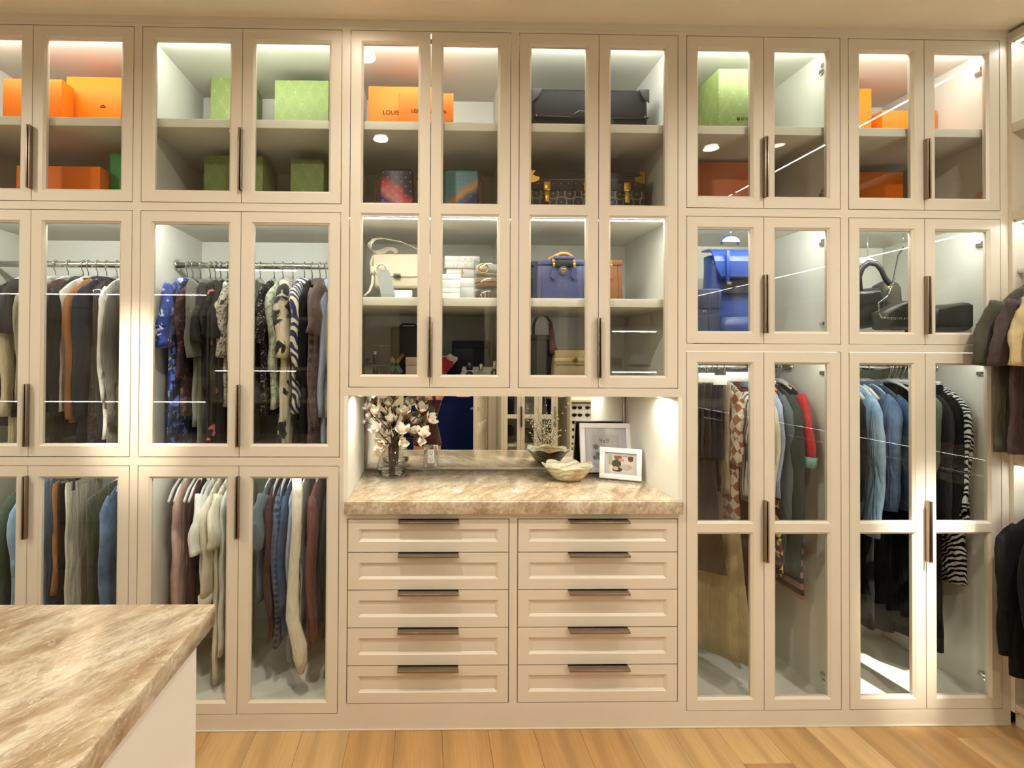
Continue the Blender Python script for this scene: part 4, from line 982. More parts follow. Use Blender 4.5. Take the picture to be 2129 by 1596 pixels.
def quilted():
    y0 = .26; P = lambda x, y: at(x, y, y0); a, b = P(924, 560).x, P(998, 560).x; zt, zb, zf = P(960, 532).z, P(960, 576).z, P(960, 558).z
    t = thing('quilted_bag', 'small white quilted flap bag with gold charm', 'bag', ((a+b)/2, y0+.03, zb))
    MB().bbox(a+.008, b-.006, y0+.004, y0+.07, zb, zt-.004, .008).build('body', WHITEL, t)
    MB().bbox(a, b, y0-.004, y0+.07, zf, zt, .006).build('flap', WHITEL, t)
    n = 0
    for i in range(5):
        for j in range(2):
            x = a+.018+i*(b-a-.036)/4; z = zf+.016+j*(zt-zf-.032)
            MB().ball((x, y0-.003, z), .015, 10, (1, .25, 1)).build('quilt_pad', WHITEL, t)
    c = MB(); p = P(961, 560); c.tube([(p.x, y0-.008, p.z+.004), (p.x, y0-.01, p.z-.012)], .0025, 6); c.ball((p.x, y0-.01, p.z-.016), .006, 8); c.ball((p.x-.002, y0-.01, p.z-.026), .004, 8); c.build('charm', GOLD, t)
quilted()
for (px0, px1, p0, p1, yf, dp, lab) in ((952, 1000, 577, 620, .24, .12, 'white box under the quilted bag'), (916, 958, 569, 598, .13, .10, 'white glossy box on top of the small white stack'), (912, 957, 598.5, 620, .13, .10, 'white box at the bottom of the small white stack')):
    a, b = at(px0, 600, yf).x, at(px1, 600, yf).x; z1 = at(px0, p0, yf).z; z0 = SH2 if p1 == 620 else at(px0, p1, yf).z
    t = thing('white_box', lab, 'box', ((a+b)/2, yf+dp/2, z0)); s = z0+(z1-z0)*.62
    MB().bbox(a+.001, b-.001, yf+.001, yf+dp-.001, z0, s, .001).build('base', WHITE_PL, t); MB().bbox(a, b, yf, yf+dp, s, z1, .001).build('lid', WHITE_PL, t)
# clear belt drums, three tiers
bx, by = at(1014, 580, .19).x, .19
TAN = leather('tan belt leather', (190, 140, 86), .45); BRN = leather('brown belt leather', (112, 72, 54), .45)
for i, (p0, p1, lm, bc, who) in enumerate(((620, 602, BRN, 'square', 'bottom'), (601, 575, TAN, None, 'middle'), (574, 538, WHITEL, 'round', 'top'))):
    z0 = SH2 if i == 0 else at(1010, p0, by).z; z1 = at(1010, p1, by).z
    t = thing('display_drum', 'clear acrylic drum, %s of the belt stack' % who, 'stand', (bx, by, z0))
    r = .064
    MB().lathe(bx, by, [(r, z0+.001), (r, z1-.002), (r-.003, z1-.002), (r-.003, z0+.003)], 32, (False, False)).build('wall', ACRYL, t)
    MB().lathe(bx, by, [(r, z0+.0005), (r, z0+.003), (.001, z0+.003)], 32, (True, True)).build('base', ACRYL, t)
    bt = thing('belt', '%s coiled in the %s clear drum' % ({0: 'brown belt with square buckle', 1: 'tan belt', 2: 'white belt with gold buckle'}[i], who), 'belt', (bx, by, z0+.004))
    hb = min(.02, (z1-z0)*.36)
    zc = z0+.006+hb; rg = [[(bx+(r-.009-k*.004)*math.cos(q), by+(r-.009-k*.004)*math.sin(q), zc+dz) for dz, k in ((-hb, 0), (hb, 0), (hb, 1), (-hb, 1))] for q in [x*PI/24 for x in range(0, 49)]]
    MB().loft(rg, (True, True)).build('strap', lm, bt)
    if i == 1: MB().tube([(bx+(r-.008)*math.cos(q), by+(r-.008)*math.sin(q), zc) for q in [x*PI/24 for x in range(22, 46)]], .0018, 5).build('stitching', BROWNINK, bt)
    if bc == 'round':
        cx_, cz_ = bx-.026, zc; yb = by-math.sqrt((r-.006)**2-.026**2)-.001
        MB().tube([(cx_+.021*math.cos(q), yb, cz_+.021*math.sin(q)) for q in [x*PI/10 for x in range(21)]], .0035, 8).build('buckle', GOLD, bt)
        MB().tube([(cx_-.02, yb-.002, cz_), (cx_+.022, yb-.002, cz_)], .002, 6).build('prong', GOLD, bt)
    if bc == 'square':
        cx_ = bx-.018; yb = by-math.sqrt((r-.006)**2-.018**2)-.001
        m = MB(); q = hb*.9
        for (u0, u1, w0, w1) in ((-.018, .018, q-.003, q), (-.018, .018, -q, -q+.003), (-.018, -.014, -q, q), (.014, .018, -q, q), (-.004, .004, -q, q)): m.box(cx_+u0, cx_+u1, yb-.003, yb, zc+w0, zc+w1)
        m.build('buckle', CHROME, bt)
# lower compartment, left pair
def organizer():
    y0 = .17; a, b = at(752, 750, y0).x, at(811, 750, y0).x; zt = at(780, 717, y0).z; t = thing('clear_organizer', 'clear acrylic organizer of four cells with dark tubes', 'organizer', ((a+b)/2, y0+.06, FLC))
    w_ = .0035
    for i, x in enumerate((a, (a+b)/2, b)): MB().box(x-w_/2, x+w_/2, y0, y0+.12, FLC, zt).build('upright', ACRYL, t)
    for z in (FLC+w_/2, (FLC+zt)/2, zt-w_/2): MB().box(a, b, y0, y0+.12, z-w_/2, z+w_/2).build('shelf', ACRYL, t)
    return a, b, y0, zt
a, b, y0, zt = organizer()
for i, (fx, z0, h, lab) in enumerate(((.28, FLC+.006, .045, 'black pot at bottom left of the clear organizer'), (.47, FLC+.006, .075, 'tall dark bottle in the middle of the clear organizer'), (.28, (FLC+zt)/2+.004, .024, 'flat black case in the top left cell of the organizer'), (.47, (FLC+zt)/2+.004, .06, 'slim dark tube in the upper middle of the organizer'))):
    x = a+(b-a)*fx; t = thing('bottle' if h > .05 else 'jar', lab, 'container', (x, y0+.06, z0)); r = .012 if h > .05 else .02
    MB().lathe(x-.004, y0+.05, [(r, z0), (r, z0+h*.7), (r*.96, z0+h*.72)], 18).build('body', BLACK_PL, t); MB().lathe(x-.004, y0+.05, [(r*.9, z0+h*.722), (r*.9, z0+h), (r*.8, z0+h)], 18).build('cap', CHROME if i == 3 else STEEL_D, t)
def darkbag():
    y0 = .38; P = lambda x, y: at(x, y, y0); a, b = P(812, 700).x, P(878, 700).x; zt = P(840, 678).z; t = thing('tote_bag', 'upright dark olive tote bag behind the rainbow cross', 'bag', ((a+b)/2, y0+.06, FLC))
    m = MB().bbox(a, b, y0, y0+.12, FLC, zt, .012); m.build('body', leather('dark olive leather', (66, 60, 40), .6), t)
    MB().tube([(a+.04, y0+.02, zt-.004), (a+.06, y0+.02, zt+.012), (b-.04, y0+.02, zt+.012), (b-.02, y0+.02, zt-.004)], .004, 8).build('handle', BLACK, t)
darkbag()
rb = NT('rainbow card'); sx = rb.add('ShaderNodeSeparateXYZ'); rb.l.new(rb.co(), sx.inputs[0])
rb.base(rb.ramp(rb.math('MULTIPLY', sx.outputs[2], 11.0), [(.0, (92, 100, 120)), (.3, (86, 110, 112)), (.5, (110, 140, 90)), (.75, (196, 150, 70)), (1.0, (180, 80, 56))])); RBW = rb.set(.5)
m = MB(); P = lambda x, y: at(x, y, .30)
for q in (((809, 742), (815, 739), (838, 772), (831, 777)), ((836, 733), (841, 737), (814, 777), (807, 773))):
    m.prism_y([(P(*p).x, max(P(*p).z, FLC+.001)) for p in q], .30, .306)
tag(m.build('cross_ornament', RBW), 'flat rainbow coloured cross standing before the olive tote', 'ornament')
def small_box(name, lab, cat, px0, px1, p0, yf, dp, m, z0=FLC):
    a, b = at(px0, 760, yf).x, at(px1, 760, yf).x; z1 = at((px0+px1)/2, p0, yf).z
    t = thing(name, lab, cat, ((a+b)/2, yf+dp/2, z0)); s = z0+(z1-z0)*.7
    MB().bbox(a+.001, b-.001, yf+.001, yf+dp-.001, z0, s, .002).build('base', m, t); MB().bbox(a, b, yf, yf+dp, s+.0005, z1, .002).build('lid', m, t); return z1
small_box('keepsake_box', 'beige box right of the rainbow cross', 'box', 843, 874, 742, .22, .12, paint('beige card', (170, 150, 124), .6))
z1 = small_box('white_box', 'long low white box under the black case', 'box', 950, 1024, 762, .34, .16, WHITE_PL)
small_box('black_case', 'black hard case on a low white box', 'case', 942, 1019, 708, .36, .14, paint('matt black', (16, 15, 15), .5), z1+.001)
def scarfpile():
    P = lambda x, y, d=.2: at(x, y, d); t = thing('folded_scarf', 'crumpled red white and black silk scarf', 'scarf', tuple(P(930, 770)))
    rn = random.Random(4)
    for i, (px, py, r, c, nm) in enumerate(((920, 758, .045, (180, 24, 40), 'red_fold'), (934, 748, .036, (226, 208, 190), 'cream_fold'), (940, 764, .045, (20, 18, 18), 'black_fold'))):
        m = MB().ball((0, 0, 0), r, 16, (1, .6, 1))
        c0 = P(px, py, .2+.03*i)
        for j, p in enumerate(m.v):
            f = 1+.16*math.sin(p[0]*160+i)+.12*math.sin(p[2]*130+p[1]*90); m.v[j] = (c0.x+p[0]*f, c0.y+p[1]*f, max(FLC+.001, c0.z+p[2]*f*.8))
        m.build(nm, F('scarf '+nm, c), t)
scarfpile()
def bottle(lab, px, py0, yf, r, m, capm, kind):
    c = at(px, 770, yf); zt = at(px, py0, yf).z; t = thing('perfume_bottle', lab, 'bottle', (c.x, yf, FLC)); h = zt-FLC
    if kind == 'round': pr = [(r*.75, FLC), (r, FLC+h*.18), (r*.98, FLC+h*.35), (r*.5, FLC+h*.55), (r*.3, FLC+h*.62)]
    else: pr = [(r, FLC), (r, FLC+h*.6), (r*.4, FLC+h*.66)]
    MB().lathe(c.x, yf, pr, 20).build('body', m, t)
    MB().lathe(c.x, yf, [(r*.42, FLC+h*.66), (r*.5, FLC+h*.72), (r*.5, FLC+h*.96), (r*.3, FLC+h)], 16).build('cap', capm, t)
bottle('round black perfume bottle with ball stopper', 976, 752, .12, .03, BLACK_PL, BLACK_PL, 'round')
bottle('clear perfume bottle with silver cap right of the black one', 1000, 756, .13, .018, ACRYL, CHROME, 'sq')
bottle('dark perfume bottle with bright cap at the right end', 1028, 750, .14, .016, STEEL_D, CHROME, 'sq')
# handbags of the right pair
OSTR = leather('navy ostrich leather', (64, 68, 112), .5, 90, .5); TEALD = leather('dark teal leather', (36, 52, 52), .5); BRNB = leather('saddle brown leather', (150, 92, 46), .5)
BAMB = paint('bamboo', (186, 132, 70), .35, .3, .05)
def tote(lab, px0, px1, pyt, y0, m, handles=True, dp=.11, hx=None, z0=SH2, taper=.05, badge=False):
    P = lambda x, y: at(x, y, y0); a, b = P(px0, 600).x, P(px1, 600).x; zt = P((px0+px1)/2, pyt).z; t = thing('tote_bag', lab, 'bag', ((a+b)/2, y0+dp/2, z0))
    bd = MB().bbox(a, b, y0, y0+dp, z0, zt, .006)
    for i, p in enumerate(bd.v):
        f = 1-taper*(p[2]-z0)/(zt-z0); bd.v[i] = ((a+b)/2+(p[0]-(a+b)/2)*f, p[1]+(.012 if p[1] < y0+dp/2 else -.012)*(p[2]-z0)/(zt-z0), p[2])
    bd.build('body', m, t)
    tr = MB(); e = zt-.022; tr.bbox(a+.004, b-.004, y0+.004, y0+.012, e, zt+.001, .002); tr.build('top_band', m, t)
    s = MB()
    for x in (a+.022, b-.022): s.tube([(x, y0-.001, z0+.004), (x+(.004 if x < (a+b)/2 else -.004), y0+.010, e)], .0014, 5)
    s.tube([(a+.006, y0+.007, e), (b-.006, y0+.007, e)], .0014, 5); s.build('seam', m, t)
    if handles:
        xm = (a+b)/2 if hx is None else P(hx, 560).x; hw = .046
        for yy_, ht in ((y0+.0, P(0, 516).z), (y0+dp-.02, P(0, 514).z)):
            pts = [(xm+hw*math.cos(q)+(.0 if yy_ < y0+.02 else -.012), yy_+.004, zt-.018+(ht-zt+.018)*math.sin(q)**.8) for q in [x*PI/16 for x in range(17)]]
            MB().tube(pts, [.0078+.0022*(i % 3 == 0) for i in range(17)], 10).build('bamboo_handle', BAMB, t)
        for s_ in (-1, 1):
            x = xm+s_*hw; MB().tube([(x, y0-.006, zt-.034), (x, y0-.006, zt-.016)], .007, 10).build('handle_ring', GOLD, t)
            MB().prism_y([(x-.009, zt-.04), (x+.009, zt-.04), (x+.013, zt-.078), (x, zt-.092), (x-.013, zt-.078)], y0-.005, y0+.002).build('leather_tab', m, t)
        MB().bbox(xm-.048, xm+.048, y0-.008, y0+.006, zt+.0, zt+.014, .004).build('closure_strap', m, t)
        MB().bbox(xm-.042, xm+.042, y0-.003, y0+.006, zt-.03, zt-.002, .002).build('opening', BLACK, t)
        MB().lathe(0, 0, [(.019, 0), (.019, .003), (.016, .004)], 24).xf(Matrix.Translation((xm-.001, y0+.002, zt-.050)) @ Matrix.Rotation(PI/2, 4, 'X')).build('badge_base', m, t)
        MB().lathe(0, 0, [(.0105, 0), (.0105, .006), (.008, .007)], 20).xf(Matrix.Translation((xm-.001, y0+.002, zt-.049)) @ Matrix.Rotation(PI/2, 4, 'X')).build('emblem', GOLD, t)
        text_part('emblem_letters', 'GG', .010, (xm-.001, y0-.0055, zt-.0525), BROWNINK, t)
    return t
tote('navy ostrich tote with two bamboo handles and gold emblem', 1116, 1224, 539, .16, OSTR, True, hx=1172)
tote('dark teal tote standing behind the navy ostrich tote', 1103, 1190, 543, .34, TEALD, False)
tote('saddle brown tote at the right behind the door stile', 1206, 1297, 540, .24, BRNB, True, hx=1250, taper=.1)
tote('dark green bag with tall arched handles, low left', 1100, 1151, 696, .20, leather('dark green leather', (44, 46, 38), .5), False, z0=FLC)
def arch():
    y0 = .2; P = lambda x, y: at(x, y, y0+.02)
    return [P(1109, 697), P(1109, 680), P(1112, 667), P(1119, 658), P(1128, 655), P(1136, 658), P(1143, 667), P(1146, 680), P(1147, 697)]
t = bpy.data.objects['tote_bag.004'] if 'tote_bag.004' in bpy.data.objects else None
MB().tube(arch(), .006, 10).build('handle', leather('dark green leather', (44, 46, 38), .5), t)
MB().tube([at(1144, 668, .21), at(1147, 690, .2), at(1149, 715, .19), at(1152, 735, .185)], [.008, .012, .014, .02], 10).build('silk_twilly', F('twilly silk', (150, 96, 80), (60, 50, 44), 'stripes', 40), t)
def beigebag():
    y0 = .15; P = lambda x, y: at(x, y, y0); a, b = P(1150, 750).x, P(1238, 750).x; zt = P(1190, 729).z; t = thing('structured_handbag', 'beige structured handbag with belt closure, low centre', 'bag', ((a+b)/2, y0+.06, FLC))
    c = leather('beige crocodile leather', (206, 180, 132), .35, 60, .5)
    m = MB().bbox(a, b, y0, y0+.13, FLC, zt, .006)
    for i, p in enumerate(m.v): m.v[i] = ((a+b)/2+(p[0]-(a+b)/2)*(1-.1*(p[2]-FLC)/(zt-FLC)), p[1], p[2])
    m.build('body', c, t)
    zs = P(0, 742).z; MB().bbox(a+.008, b-.008, y0-.006, y0+.002, P(0, 752).z, zt+.002, .002).build('flap', c, t)
    MB().bbox(a+.004, b-.004, y0-.009, y0-.005, zs-.006, zs+.008, .001).build('belt', leather('pale strap', (226, 206, 166), .4), t)
    for x in ((a+b)/2+.0, b-.03): MB().bbox(x-.013, x+.013, y0-.012, y0-.008, zs-.009, zs+.011, .002).build('clasp', GOLD, t)
beigebag()
# blue backpack and small blue bag
BLUE = leather('royal blue leather', (40, 74, 156), .35, 240, .25); BLUE2 = leather('slate blue leather', (58, 72, 112), .5, 240, .2)
def backpack():
    y0 = .20; P = lambda x, y, d=0: at(x, y, y0+d); t = thing('backpack', 'royal blue leather backpack with drawn flap', 'backpack', tuple(P(1510, 688)))
    cx_ = P(1533, 600).x
    prof = [(-.115, FL2), (-.135, FL2+.02), (-.13, P(0, 640).z), (-.125, P(0, 605).z), (-.108, P(0, 580).z), (-.106, P(0, 545).z), (-.108, P(0, 514).z)]
    rings = []
    for u, z in prof:
        q = (z-FL2)/(prof[-1][1]-FL2); dp = .085-.035*q
        rings.append([(cx_+abs(u)*math.copysign(abs(math.cos(k*PI/14))**.55, math.cos(k*PI/14)), y0+.07+dp*math.copysign(abs(math.sin(k*PI/14))**.55, math.sin(k*PI/14)), z) for k in range(28)])
    MB().loft(rings).build('body', BLUE, t)
    zt, zf = P(0, 508).z, P(0, 565).z; a, b = P(1484, 540, -.03).x, P(1600, 540, -.03).x
    fl = []
    for i in range(9):
        q = i/8; yy_ = y0+.075-.115*math.sin(min(1, q*1.5)*PI/2); z = zt+.014-.002*i if q < .3 else zt+.008-(zt-zf+.008)*(q-.3)/.7
        ins = .03*max(0, q-.7)/.3
        fl.append([(a+ins, yy_, z), (b-ins, yy_, z), (b-ins, yy_+.006, z-.006), (a+ins, yy_+.006, z-.006)])
    MB().loft(fl, smooth=False).build('flap', BLUE, t)
    st = P(1513, 540, -.045).x; MB().bbox(st-.006, st+.008, y0-.048, y0-.041, P(0, 580).z, zt-.006, .002).build('flap_strap', BLUE, t)
    MB().bbox(st-.004, st+.014, y0-.050, y0-.046, P(0, 580).z-.006, P(0, 580).z+.006, .001).build('buckle', CHROME, t)
    MB().tube([P(1500, 507, .04), P(1502, 500, .04), P(1508, 493, .04), P(1518, 490, .04), P(1528, 493, .04), P(1534, 500, .04), P(1535, 508, .04)], .006, 8).build('grab_handle', BLUE, t)
    MB().tube([(cx_-.088+.008*math.cos(q), y0+.03, P(0, 528).z+.010*math.sin(q)) for q in [x*PI/6 for x in range(13)]], .0025, 6).build('eyelet', CHROME, t)
    MB().bbox(cx_-.07, cx_+.13, y0-.014, y0-.008, P(0, 600).z, P(0, 568).z, .003).build('front_panel', leather('navy canvas', (26, 28, 50), .7), t)
    m = MB(); zz0 = FL2+.004
    m.loft([[(P(1490, 0).x+.18*i/8, y0-.03-.02*math.sin(i/8*PI), FL2+.002) for i in range(9)]+[(P(1490, 0).x+.18*i/8, y0-.004, FL2+.002) for i in range(8, -1, -1)], [(P(1496, 0).x+.16*i/8, y0-.025-.02*math.sin(i/8*PI), P(0, 650).z) for i in range(9)]+[(P(1496, 0).x+.16*i/8, y0-.006, P(0, 650).z) for i in range(8, -1, -1)]])
    m.build('pocket', BLUE, t)
backpack()
def crossbody():
    y0 = .10; P = lambda x, y: at(x, y, y0); a, b = P(1450, 650).x, P(1498, 650).x; zt = P(1475, 600).z; t = thing('crossbody_bag', 'small slate blue flap bag left of the backpack', 'bag', ((a+b)/2, y0+.02, FL2))
    MB().bbox(a, b, y0, y0+.045, FL2, zt-.004, .006).build('body', BLUE2, t); MB().bbox(a-.001, b+.003, y0-.005, y0+.048, P(0, 632).z, zt, .006).build('flap', BLUE2, t)
    s = MB()
    for x in (P(1473, 0).x, P(1494, 0).x): s.tube([(x, y0-.006, FL2+.02), (x, y0-.007, zt-.01)], .001, 5)
    s.build('stitching', BLUE2, t)
    text_part('lettering', 'PY', .016, (P(1464, 0).x, y0-.0065, P(0, 640).z), CHROME, t)
crossbody()
# black bags on clear hooks
DISC = paint('white disc', (238, 234, 220), .4, .02, .02); BLKS = leather('soft black nappa', (34, 33, 30), .36, 120, .4); GREYL = leather('dark grey leather', (74, 70, 64), .45, 200, .2)
def hookdisc(lab, px, py, r, y0, m):
    c = at(px, py, y0); t = thing('bag_hanger', lab, 'hook', (c.x, y0, c.z))
    pts = [(c.x+r*math.cos(k*PI/14), c.z+r*.62*math.sin(k*PI/14)) for k in range(15)]
    MB().prism_y(pts, y0, y0+.012).build('dome', m, t)
    MB().tube([(c.x, y0+.006, c.z+r*.6), (c.x, y0+.006, 2.137)], .0022, 6).build('stem', CHROME, t)
hookdisc('white half round bag hook at the left among black bags', 1806, 547, .040, .20, DISC)
hookdisc('clear half round bag hook holding the chain bag', 1880, 512, .036, .26, ACRYL)
hookdisc('white half round hook above the blue backpack', 1521, 502, .038, .16, DISC)
def softbag(lab, pts_px, y0, dp, m, name='leather_bag'):
    P = [at(x, y, y0) for x, y in pts_px]; cx_ = sum(p.x for p in P)/len(P); cz_ = sum(p.z for p in P)/len(P); t = thing(name, lab, 'bag', (cx_, y0+dp/2, FL2))
    n = len(P); rings = []
    for d, s in ((-.3, .72), (-.12, .92), (.1, 1.0), (.5, 1.02), (.85, .98), (1.05, .85)):
        rings.append([(cx_+(p.x-cx_)*s, y0+dp*d*.8+.1*dp, max(FL2+.002, cz_+(p.z-cz_)*s+.002*math.sin(d*9+i*.7))) for i, p in enumerate(P)])
    MB().loft(rings).build('body', m, t); return t
def dens(pts, k=3):
    out = []
    for i in range(len(pts)):
        p, q = pts[i], pts[(i+1) % len(pts)]
        out += [(p[0]+(q[0]-p[0])*j/k, p[1]+(q[1]-p[1])*j/k) for j in range(k)]
    return out
t = softbag('slouchy black hobo bag hanging from the white hook', dens([(1770, 602), (1800, 600), (1832, 597), (1842, 620), (1838, 676), (1800, 682), (1768, 682)]), .20, .09, BLKS)
MB().tube([at(1788, 603, .2), at(1786, 575, .2), at(1793, 556, .2), at(1806, 546, .2), at(1822, 548, .2), at(1832, 560, .2), at(1840, 578, .21), at(1850, 590, .22)], .014, 10, True, .35).build('strap', BLKS, t)
t = softbag('dark grey leather bag with round stud', dens([(1836, 592), (1850, 583), (1868, 586), (1875, 596), (1878, 640), (1840, 648), (1832, 620)]), .30, .08, GREYL)
MB().ball(tuple(at(1849, 598, .27)), .010, 12, (1, .4, 1)).build('stud', GOLD, t)
t = softbag('black chain strap flap bag in front of the black bags', dens([(1832, 650), (1850, 640), (1880, 625), (1912, 622), (1914, 680), (1880, 686), (1834, 684)]), .10, .07, leather('charcoal leather', (58, 55, 48), .4, 200, .25))
n = 34; path = [at(1878, 514, .2), at(1868, 530, .2), at(1862, 560, .18), at(1856, 590, .15), at(1846, 615, .12), at(1838, 622, .10), at(1827, 630, .07), at(1828, 650, .06), at(1834, 660, .055), at(1860, 662, .05), at(1895, 662, .05)]
MB().tube(path, [.0035+.0 for _ in path], 6).build('chain_cord', BLACK, t)
ch = MB(); seg = []
for i in range(3, len(path)-1):
    for j in range(7): seg.append(path[i].lerp(path[i+1], j/7))
for i, p in enumerate(seg): ch.ball(tuple(p), .0042, 6, (1, .7, 1) if i % 2 else (.6, 1, 1))
o = ch.build('chain_links', CHROME, t); o['kind'] = 'stuff'
softbag('large soft black pouch bag lying at the right', dens([(1925, 640), (1960, 634), (2000, 629), (2022, 627), (2030, 634), (2035, 660), (2038, 687), (1980, 689), (1925, 689)], 4), .15, .14, BLKS)
# ------------------------------------------------------------------ things on the stone worktop
WT = .9455
VG = clear_glass('vase glass', (.985, .99, .985), .05)
VX, VY = at(815, 985, .44).x, .44
va = thing('glass_vase', 'clear pear shaped glass vase with a little water', 'vase', (VX, VY, WT))
VP = [(.050, 0), (.066, .006), (.074, .022), (.077, .04), (.072, .066), (.060, .098), (.046, .124), (.040, .142)]
MB().lathe(VX, VY, [(r, WT+z) for r, z in VP] + [(.037, WT+.142)] + [(r-.003, WT+z) for r, z in VP[:0:-1]] + [(.05, WT+.008), (.001, WT+.008)], 40, (True, False)).build('body', VG, va)
wm = NT('water'); tr = wm.add('ShaderNodeBsdfTransparent'); tr.inputs[0].default_value = (.97, .98, .95, 1); gl = wm.add('ShaderNodeBsdfGlossy'); gl.inputs['Roughness'].default_value = .02
mx = wm.add('ShaderNodeMixShader'); lw = wm.add('ShaderNodeLayerWeight'); lw.inputs[0].default_value = .25; wm.l.new(lw.outputs['Fresnel'], mx.inputs[0]); wm.l.new(tr.outputs[0], mx.inputs[1]); wm.l.new(gl.outputs[0], mx.inputs[2]); wm.l.new(mx.outputs[0], wm.out.inputs[0])
MB().lathe(VX, VY, [(.048, WT+.0085), (.062, WT+.012), (.0705, WT+.024), (.073, WT+.034), (.001, WT+.034)], 36, (True, True)).build('water', wm.m, va)
# magnolia branches
BARK = paint('magnolia bark', (74, 50, 36), .8, .4, .3)
pk = NT('magnolia petal'); g = pk.add('ShaderNodeTexCoord'); sx = pk.add('ShaderNodeSeparateXYZ'); pk.l.new(g.outputs['Object'], sx.inputs[0])
pk.base(pk.ramp(pk.math('MULTIPLY', sx.outputs[2], 18.0), [(.05, (238, 190, 160)), (.3, (248, 228, 204)), (.7, (252, 246, 228))])); PETAL = pk.set(.6, sheen=.1)
pk.b.inputs['Subsurface Weight'].default_value = .12; pk.b.inputs['Subsurface Radius'].default_value = (.01, .008, .006)
CALYX = paint('calyx', (120, 84, 54), .7, .2, .1)
def petal_mesh(L, W, curl, tip):
    me = bpy.data.meshes.new('petal'); vs, fs = [], []; nu, nv = 5, 7
    for j in range(nv):
        t = j/(nv-1); wd = W*(math.sin(PI*(.10+.80*t))**.6)*(1-.22*t**5)
        ang = curl*(.2+t)**1.1 - tip*max(0, t-.65)*2.2
        for i in range(nu):
            u = (i/(nu-1)-.5)*2
            out = L*(.34*math.sin(t*PI*.62))+L*.25*ang*t - .32*W*(u*u)*(1-.6*t)
            vs.append((u*wd/2*1.0, -out, L*t*(1-.08*u*u)))
    for j in range(nv-1):
        for i in range(nu-1): fs.append((j*nu+i, j*nu+i+1, (j+1)*nu+i+1, (j+1)*nu+i))
    me.from_pydata(vs, [], fs)
    for p in me.polygons: p.use_smooth = True
    me.materials.append(PETAL); return me
PM = [petal_mesh(.046, .040, .28, .1), petal_mesh(.048, .038, .6, .7), petal_mesh(.043, .036, .10, -.25)]
def bloom(parent, p, d, size, rn, openness):
    d = Vector(d).normalized(); q = d.to_track_quat('Z', 'Y').to_matrix().to_4x4()
    f = MB().lathe(0, 0, [(.004, -.008), (.009, -.001), (.007, .004)], 10).xf(Matrix.Translation(p) @ q @ Matrix.Diagonal((size, size, size, 1))).build('flower', CALYX, parent)
    n = 3; spin = rn.uniform(0, 6)
    for layer, (cnt, mi, sc) in enumerate(((3, 2, .95), (4, 0 if openness < .6 else 1, 1.0))):
        for k in range(cnt):
            o = bpy.data.objects.new('petal', PM[mi]); COL.objects.link(o); o.parent = f
            tilt = (.03+.08*openness if layer == 0 else .08+.38*openness)+rn.uniform(-.1, .12)
            mxx = q @ Matrix.Rotation(spin+layer*.6+2*PI*k/cnt+rn.uniform(-.15, .15), 4, 'Z') @ Matrix.Rotation(tilt, 4, 'X') @ Matrix.Diagonal((size*sc,)*3+(1,))
            o.matrix_local = Matrix.Translation(Vector(p)-ORG[f]) @ mxx
rn = random.Random(11)
BR = [  # label, [(px, py, depth, direction, size, openness)...]
 ('leftmost drooping magnolia branch with an open bloom near the side panel', [(767, 852, .42, (-.5, -.2, 1), 1.0, .9), (762, 878, .45, (-1, -.3, .4), .55, .1), (771, 866, .40, (-1, -.4, .5), .7, .5)]),
 ('magnolia branch with a large white bloom at upper left', [(782, 862, .36, (-.1, -.5, 1), 1.15, .25)]),
 ('tallest magnolia branch with a bloom near the niche top', [(807, 845, .45, (.1, -.3, 1), 1.1, .7)]),
 ('magnolia branch with a half hidden bloom behind the centre', [(813, 876, .40, (-.1, -.7, 1), 1.0, .5), (828, 862, .52, (.2, .3, 1), .9, .4)]),
 ('magnolia branch with two stacked blooms at upper middle', [(843, 860, .38, (-.1, -.6, 1), 1.1, .7), (850, 843, .42, (.4, -.2, 1), 1.0, 1.0)]),
 ('magnolia branch with a single bloom at upper right', [(874, 855, .38, (.3, -.6, .9), 1.15, .6)]),
 ('magnolia branch reaching furthest right with a wide bloom', [(890, 874, .40, (.9, -.5, .6), 1.15, .9), (858, 880, .46, (.3, .1, 1), .9, .3)]),
 ('magnolia branch bending right with a double low bloom', [(876, 905, .34, (.4, -.7, .8), 1.25, .8), (868, 914, .36, (.8, -.6, -.1), 1.0, .6), (857, 902, .38, (.3, -.6, .8), 1.0, .3)]),
 ('magnolia branch with a large bloom in the very centre', [(836, 900, .33, (0, -.7, 1), 1.25, .7)]),
 ('magnolia branch with a pink bloom left of centre', [(786, 896, .36, (-.5, -.6, .8), 1.15, .8), (808, 905, .42, (0, -.5, 1), .8, .1)]),
 ('lowest magnolia branch with a bloom hanging over the vase rim', [(795, 920, .33, (-.4, -.9, -.2), 1.15, .8)]),
 ('short magnolia branch with a pale bloom right above the rim', [(832, 922, .34, (.6, -.8, .2), 1.05, .6)]),
]
